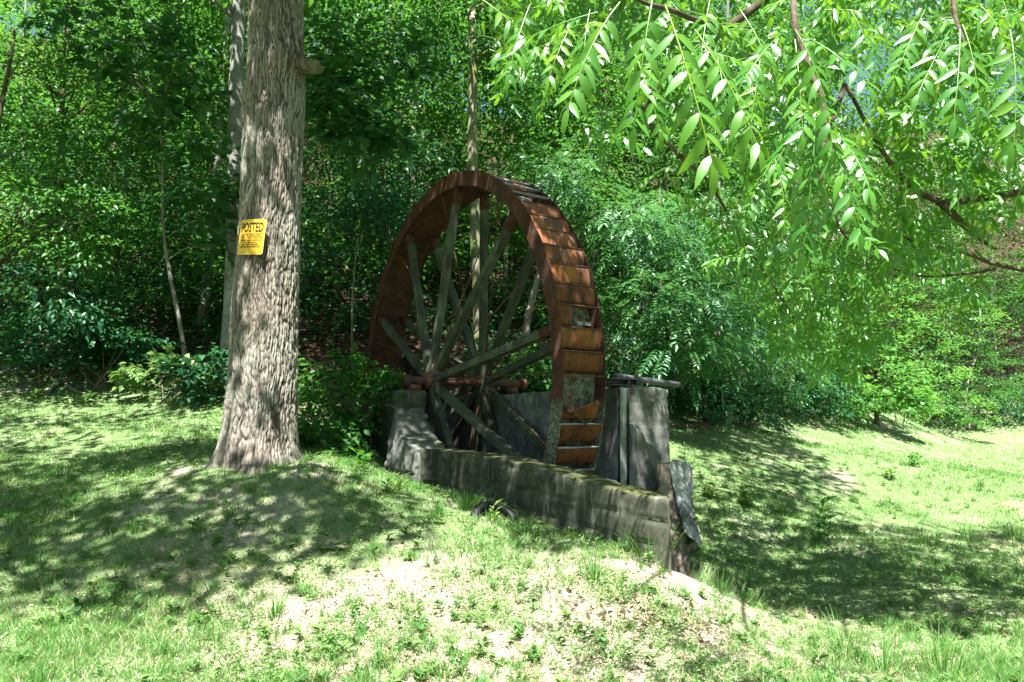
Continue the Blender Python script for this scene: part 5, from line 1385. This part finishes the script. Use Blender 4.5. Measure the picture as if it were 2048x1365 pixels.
def grass():
    k = 450000
    Y = 1 / rng.uniform(1 / 36.0, 1 / 3.3, k); x = rng.uniform(-.95, 1.05, k) * Y
    cover = n2(x, Y, 0.9, 81, 3) + 0.55 * n2(x, Y, 5.0, 82, 2)
    fo = forest(x, Y); far = np.clip((Y - 9) / 8, 0, 1)
    pr = np.clip(0.26 + 1.0 * cover + 0.5 * far + .45 * lush(x, Y), 0.05, 1) * (1 - fo)
    f = (rng.random(k) < pr) & ~blocked(x, Y); x, Y, cover = x[f], Y[f], cover[f]
    pos = np.stack([x, Y, ground(x, Y) - 0.004], 1)
    L = rng.uniform(.022, .070, len(x)) * (1 + .7 * np.clip(cover, 0, 1)) * (1 + np.clip(Y - 6, 0, 20) * .05); W = rng.uniform(.0025, .0055, len(x)) * (1 + np.clip(Y - 4, 0, 25) * .16)
    rr = np.clip(rng.beta(1.6, 2.2, len(x)) + .10 * n2(x, Y, 1.7, 83), 0, 1)
    rr = np.where(rng.random(len(x)) < .16 - .08 * lush(x, Y), 1.0, rr * (.86 - .08 * lush(x, Y)))
    v, fc, r = blades(pos, L, W, rng.uniform(.2, 1.5, len(x)), rr)
    tag(mk('grass', v, fc, M['grass'], rnd=r), 'short patchy grass growing over the slope and the field', 'grass', kind='stuff')
    # clover and other small broad leaves
    k = 230000
    Y = 1 / rng.uniform(1 / 22.0, 1 / 3.3, k); x = rng.uniform(-.95, 1.05, k) * Y
    c2 = n2(x, Y, 1.3, 91, 3) + .5 * n2(x, Y, 4.5, 92, 2)
    left = np.clip((-x - 1.0) / 3, 0, 1) * np.clip((Y - 6) / 3, 0, 1)
    pr = np.clip(-.05 + 1.1 * c2 + .5 * left + .3 * lush(x, Y), 0.01, .9) * (1 - forest(x, Y))
    f = (rng.random(k) < pr) & ~blocked(x, Y); x, Y = x[f], Y[f]
    pos = np.stack([x, Y, ground(x, Y) + rng.uniform(.008, .055, len(x))], 1)
    ll = rng.uniform(.010, .024, len(x)) * (1 + np.clip(Y - 4, 0, 20) * .08)
    v, fc, r = leaf_quads(pos, rng.normal(0, 1, (len(x), 3)) * [1, 1, .3], Z3 + rng.normal(0, .35, (len(x), 3)), ll, ll * .75, .15)
    tag(mk('clover', v, fc, M['leaf_weed'], rnd=r), 'small broad leaves of clover and weeds among the grass', 'ground cover', kind='stuff')
    # clumps of longer blades and small rosettes that break up the turf
    k = 5200
    Y = 1 / rng.uniform(1 / 17.0, 1 / 3.4, k); x = rng.uniform(-.95, 1.05, k) * Y
    pr = np.clip(.15 + .9 * n2(x, Y, 1.1, 101, 3) + .4 * lush(x, Y), .05, 1) * (1 - forest(x, Y)); f = (rng.random(k) < pr) & ~blocked(x, Y); x, Y = x[f], Y[f]
    nb = 26; cx = np.repeat(x, nb) + rng.normal(0, .022, len(x) * nb); cy_ = np.repeat(Y, nb) + rng.normal(0, .022, len(x) * nb)
    pos = np.stack([cx, cy_, ground(cx, cy_) - .005], 1); sc = np.repeat(rng.uniform(.6, 1.3, len(x)), nb)
    rr = np.clip(np.repeat(rng.beta(1.5, 3, len(x)), nb) + rng.normal(0, .12, len(cx)), 0, 1)
    v, fc, r = blades(pos, rng.uniform(.05, .12, len(cx)) * sc, rng.uniform(.003, .006, len(cx)) * (1 + np.clip(cy_ - 4, 0, 20) * .1), rng.uniform(.2, 1.1, len(cx)), rr)
    k = 2600; Y = 1 / rng.uniform(1 / 14.0, 1 / 3.4, k); x = rng.uniform(-.95, 1.05, k) * Y
    pr = np.clip(.30 + .9 * n2(x, Y, 0.8, 111, 3), .03, 1) * (1 - forest(x, Y)); f = (rng.random(k) < pr) & ~blocked(x, Y); x, Y = x[f], Y[f]
    nl = 11; px_ = np.repeat(x, nl); py_ = np.repeat(Y, nl); az = rng.uniform(0, 6.28, len(px_)); q = np.stack([px_, py_, np.repeat(ground(x, Y), nl) + rng.uniform(.005, .06, len(px_))], 1)
    D = np.stack([np.cos(az), np.sin(az), rng.uniform(.1, .9, len(az))], 1); ll = rng.uniform(.03, .075, len(az)) * np.repeat(rng.uniform(.6, 1.2, len(x)), nl)
    v2, f2, r2 = leaf_quads(q, D, Z3 + rng.normal(0, .3, (len(az), 3)), ll, ll * .42, .2, np.clip(np.repeat(rng.random(len(x)) * .7, nl) + rng.normal(0, .1, len(az)), 0, 1))
    tag(mk('turf_clumps', v, fc, M['grass'], rnd=r), 'clumps of longer grass scattered through the short turf', 'grass', kind='stuff')
    tag(mk('rosette_weeds', v2, f2, M['leaf_weed'], rnd=r2), 'small leafy weeds dotted through the turf', 'ground cover', kind='stuff')
    # dead leaves blown onto the grass
    k = 2600; Y = 1 / rng.uniform(1 / 14.0, 1 / 3.4, k); x = rng.uniform(-.95, 1.05, k) * Y; f = ~blocked(x, Y); x, Y = x[f], Y[f]
    lp = ground_at(1330, 1240); x = np.concatenate([x, lp[0] + rng.normal(0, .28, 420)]); Y = np.concatenate([Y, lp[1] + rng.normal(0, .16, 420)])
    q = np.stack([x, Y, ground(x, Y) + .012], 1); ll = rng.uniform(.02, .055, len(x))
    v3, f3, r3 = leaf_quads(q, rng.normal(0, 1, (len(x), 3)) * [1, 1, .3], Z3 + rng.normal(0, .4, (len(x), 3)), ll, ll * .6, .25)
    tag(mk('dead_leaves', v3, f3, M['litter'], rnd=r3), 'brown dead leaves scattered on the grass', 'dead leaves', kind='stuff')
    # dead straw and leaves
    k = 90000
    Y = 1 / rng.uniform(1 / 16.0, 1 / 3.3, k); x = rng.uniform(-.95, 1.05, k) * Y
    pr = np.clip(.75 - 1.0 * n2(x, Y, 0.9, 81, 3) - .5 * lush(x, Y), .05, 1) * (1 - forest(x, Y))
    f = (rng.random(k) < pr) & ~blocked(x, Y); x, Y = x[f], Y[f]
    pos = np.stack([x, Y, ground(x, Y) + .006], 1)
    ll = rng.uniform(.02, .09, len(x)); fat = rng.random(len(x)) < .12
    v, fc, r = leaf_quads(pos, rng.normal(0, 1, (len(x), 3)) * [1, 1, .25], Z3 + rng.normal(0, .3, (len(x), 3)), np.where(fat, .035, ll), np.where(fat, .02, .004), .2)
    tag(mk('dead_grass', v, fc, M['straw'], rnd=r), 'dead straw and dry leaf scraps lying in the grass', 'dead grass', kind='stuff')
grass()

# ------------------------------------------------------------------ tufts and single weeds
def tuft_mesh(seed, k, L, spread):
    rs = np.random.default_rng(seed); A = Acc()
    for i in range(k):
        a = rs.uniform(0, 2 * math.pi); d = np.array([math.cos(a), math.sin(a), 0]); s = np.array([-d[1], d[0], 0]); l = L * rs.uniform(.45, 1.1); le = rs.uniform(.1, .8); w = rs.uniform(.0018, .0034)
        b = d * rs.uniform(0, spread) + np.array([0, 0, -.02]); t = np.linspace(0, 1, 5)
        c = b + np.outer(t * l * le * .5 + le * l * .5 * t ** 2.5, d) + np.outer(l * (t - .35 * le * t ** 2.6), Z3)
        ww = w * np.array([1, .95, .8, .5, .03])
        V = np.concatenate([c - ww[:, None] * s, c + ww[:, None] * s]); F = np.array([(j, j + 1, j + 6, j + 5) for j in range(4)])
        F = np.concatenate([F[:, [0, 1, 2]], F[:, [0, 2, 3]]])
        A.add(V, F, np.full(10, np.clip(rs.beta(1.5, 2.5) * .8, 0, 1)))
    return raw_mesh('grass_tuft', np.concatenate(A.V), np.concatenate(A.F), M['grass'], False, np.concatenate(A.R))
TM = [tuft_mesh(1, 80, .17, .07), tuft_mesh(2, 110, .14, .13), tuft_mesh(3, 70, .24, .09), tuft_mesh(4, 80, .34, .16)]
TUFTS = [(215, 1055, 1, 'short grass tuft in the shade left of the trunk'), (268, 1065, 0, 'yellowing grass tuft beside the shaded tuft on the left'), (550, 1235, 0, 'dry upright grass tuft in the sunlit foreground'),
         (875, 1035, 0, 'grass tuft on the crest below the stub of the wall'), (935, 1020, 2, 'longer grass tuft against the foot of the wall'), (1185, 1165, 2, 'tall grass tuft in front of the wall, lit from above'),
         (70, 1130, 1, 'grass tuft at the left edge in the shade'), (500, 985, 1, 'grass tuft just in front of the big trunk'), (1440, 1190, 2, 'grass tuft right of the end of the wall'),
         (1690, 1320, 3, 'leftmost long-bladed tuft on the bank at lower right'), (1770, 1345, 3, 'middle long-bladed tuft on the bank at lower right'), (1880, 1350, 3, 'rightmost long-bladed tuft on the bank at lower right'),
         (1840, 1090, 3, 'long arching grass at the foot of the field slope'), (1940, 1085, 3, 'second clump of arching grass from the right edge'), (2030, 1080, 3, 'arching grass clump at the right edge'),
         (1560, 1030, 2, 'thin grass clump in the dip beyond the wall'), (1960, 975, 2, 'grass clump on the sunlit field slope'), (1300, 1125, 3, 'few tall grass blades standing against the wall'), (145, 1010, 0, 'small grass tuft in a patch of light at left'), (760, 1330, 1, 'low grass tuft at the bottom edge near the middle')]
for px, py, k, lab in TUFTS:
    g = ground_at(px, py); o = link('grass_tuft', TM[k]); o.location = g; o.rotation_euler = (0, 0, rng.uniform(0, 6)); s = rng.uniform(.85, 1.15); o.scale = (s, s, s)
    tag(o, lab, 'grass tuft', 'grass tufts')

def weed(px, py, h, leaves, label, L=.12, mat='leaf_weed', group='leafy weeds', stems=1):
    g = ground_at(px, py); root = empty('weed_plant', g, label, 'weed', group); A = Acc(); Ps = []; Ds = []
    for s in range(stems):
        ln = rng.normal(0, .10, 2); tip = g + [ln[0], ln[1], h * rng.uniform(.8, 1.1)]
        q = spline([g - [0, 0, .03], (g + tip) / 2 + rng.normal(0, .02, 3), tip], 6); v, f = tube(q, np.linspace(.006, .0025, 6), 5); mk('stem', v, f, M['rachis'], root, True)
        for i in range(leaves):
            t = (i + 1) / leaves; j = min(5, int(t * 5)); a = i * 2.4 + s
            Ps.append(q[j]); Ds.append([math.cos(a), math.sin(a), .35 + .4 * t])
    Ps = np.array(Ps); Ds = np.array(Ds); ll = L * rng.uniform(.7, 1.15, len(Ps))
    v, f, r = leaf_quads(Ps, Ds, Z3 + rng.normal(0, .25, (len(Ps), 3)), ll, ll * .36, .2); mk('foliage', v, f, M[mat], root, rnd=r)
weed(1640, 1090, .42, 16, 'upright dark-leaved weed alone in the dip right of the wall', .16, 'leaf_forest', stems=3)
weed(1365, 1112, .30, 10, 'leafy weed growing at the right corner of the wall', .17, stems=3)
weed(640, 905, .16, 9, 'small sunlit weed right of the big trunk base', .12, stems=2)
weed(703, 915, .20, 10, 'small upright weed between the trunk and the pier', .12, stems=2)
weed(730, 945, .20, 10, 'weed growing close to the left side of the pier', .13, 'leaf_forest', stems=3)
weed(780, 985, .14, 9, 'low weed in front of the pier', .10, stems=3)
weed(985, 1045, .12, 6, 'small seedling in front of the tyre', .10, stems=2)
weed(1420, 995, .16, 9, 'low bright weed beside the stone buttress', .14, stems=4)
weed(1490, 1010, .16, 9, 'low weed a step right of the buttress', .14, stems=4)
weed(1780, 960, .22, 9, 'leafy weed on the sunlit slope of the field', .14, stems=4)
weed(1830, 935, .22, 9, 'darker weed higher on the sunlit field slope', .14, 'leaf_forest', stems=4)
weed(400, 1070, .05, 8, 'flat rosette weed in the shaded grass', .09, stems=2)
weed(70, 800, .14, 9, 'leafy weed at the far left by the fallen stick', .14, stems=4)
weed(165, 808, .14, 9, 'sunlit weed in front of the fallen stick', .14, stems=4)

# ------------------------------------------------------------------ sticks and fallen wood
def stick(pts, r0, r1, label, mat='twig', name='fallen_branch', cat='branch', lift=.03):
    q = []
    for px, py in pts:
        g = ground_at(px, py, 4, 24); q.append(g + [0, 0, lift])
    V, F = tube(spline(q, 14), np.linspace(r0, r1, 14), 7)
    tag(mk(name, V, F, M[mat], None, True, base=q[0]), label, cat)
stick([(95, 790), (125, 770), (150, 785), (185, 798)], .035, .02, 'pale bent branch lying on the grass at far left', 'bark_pale')
stick([(225, 772), (270, 768), (300, 748)], .012, .006, 'thin twig lying at the wood edge left of the trunk')
stick([(1355, 858), (1430, 852), (1520, 850)], .05, .03, 'dark rotten log lying in the grass behind the grey pier', 'bark_brown', 'fallen_log', 'log', .02)
stick([(440, 1255), (470, 1248), (500, 1240)], .010, .006, 'short dry stick in the sunlit foreground')
stick([(1700, 690), (1745, 660), (1752, 640)], .012, .006, 'bare twig at the wood edge beyond the field')
def bark_scrap():
    c = ground_at(665, 1105); V = []; n = 20
    for i in range(n):
        t = i / (n - 1); x = (t - .5) * .36; w = .05 * math.sin(math.pi * min(1, max(.05, t))) + .012
        for j in range(7):
            s = (j / 6 - .5) * 2; V.append((x + .01 * math.sin(9 * t + j), s * w + .02 * math.sin(6 * t), .012 + .045 * abs(s) ** 2 * w / .06 + .012 * math.sin(14 * t + s)))
    F = [(i * 7 + j, (i + 1) * 7 + j, (i + 1) * 7 + j + 1, i * 7 + j + 1) for i in range(n - 1) for j in range(6)]
    o = link('bark_scrap', raw_mesh('bark_scrap', np.array(V), F, M['dry_bark'], True)); o.location = c; o.rotation_euler = (.1, -.05, .12); o.scale = (.75, .75, .6)
    md = o.modifiers.new('s', 'SOLIDIFY'); md.thickness = .006
    tag(o, 'curled strip of dry bark lying at the edge of the shade', 'bark')
bark_scrap()
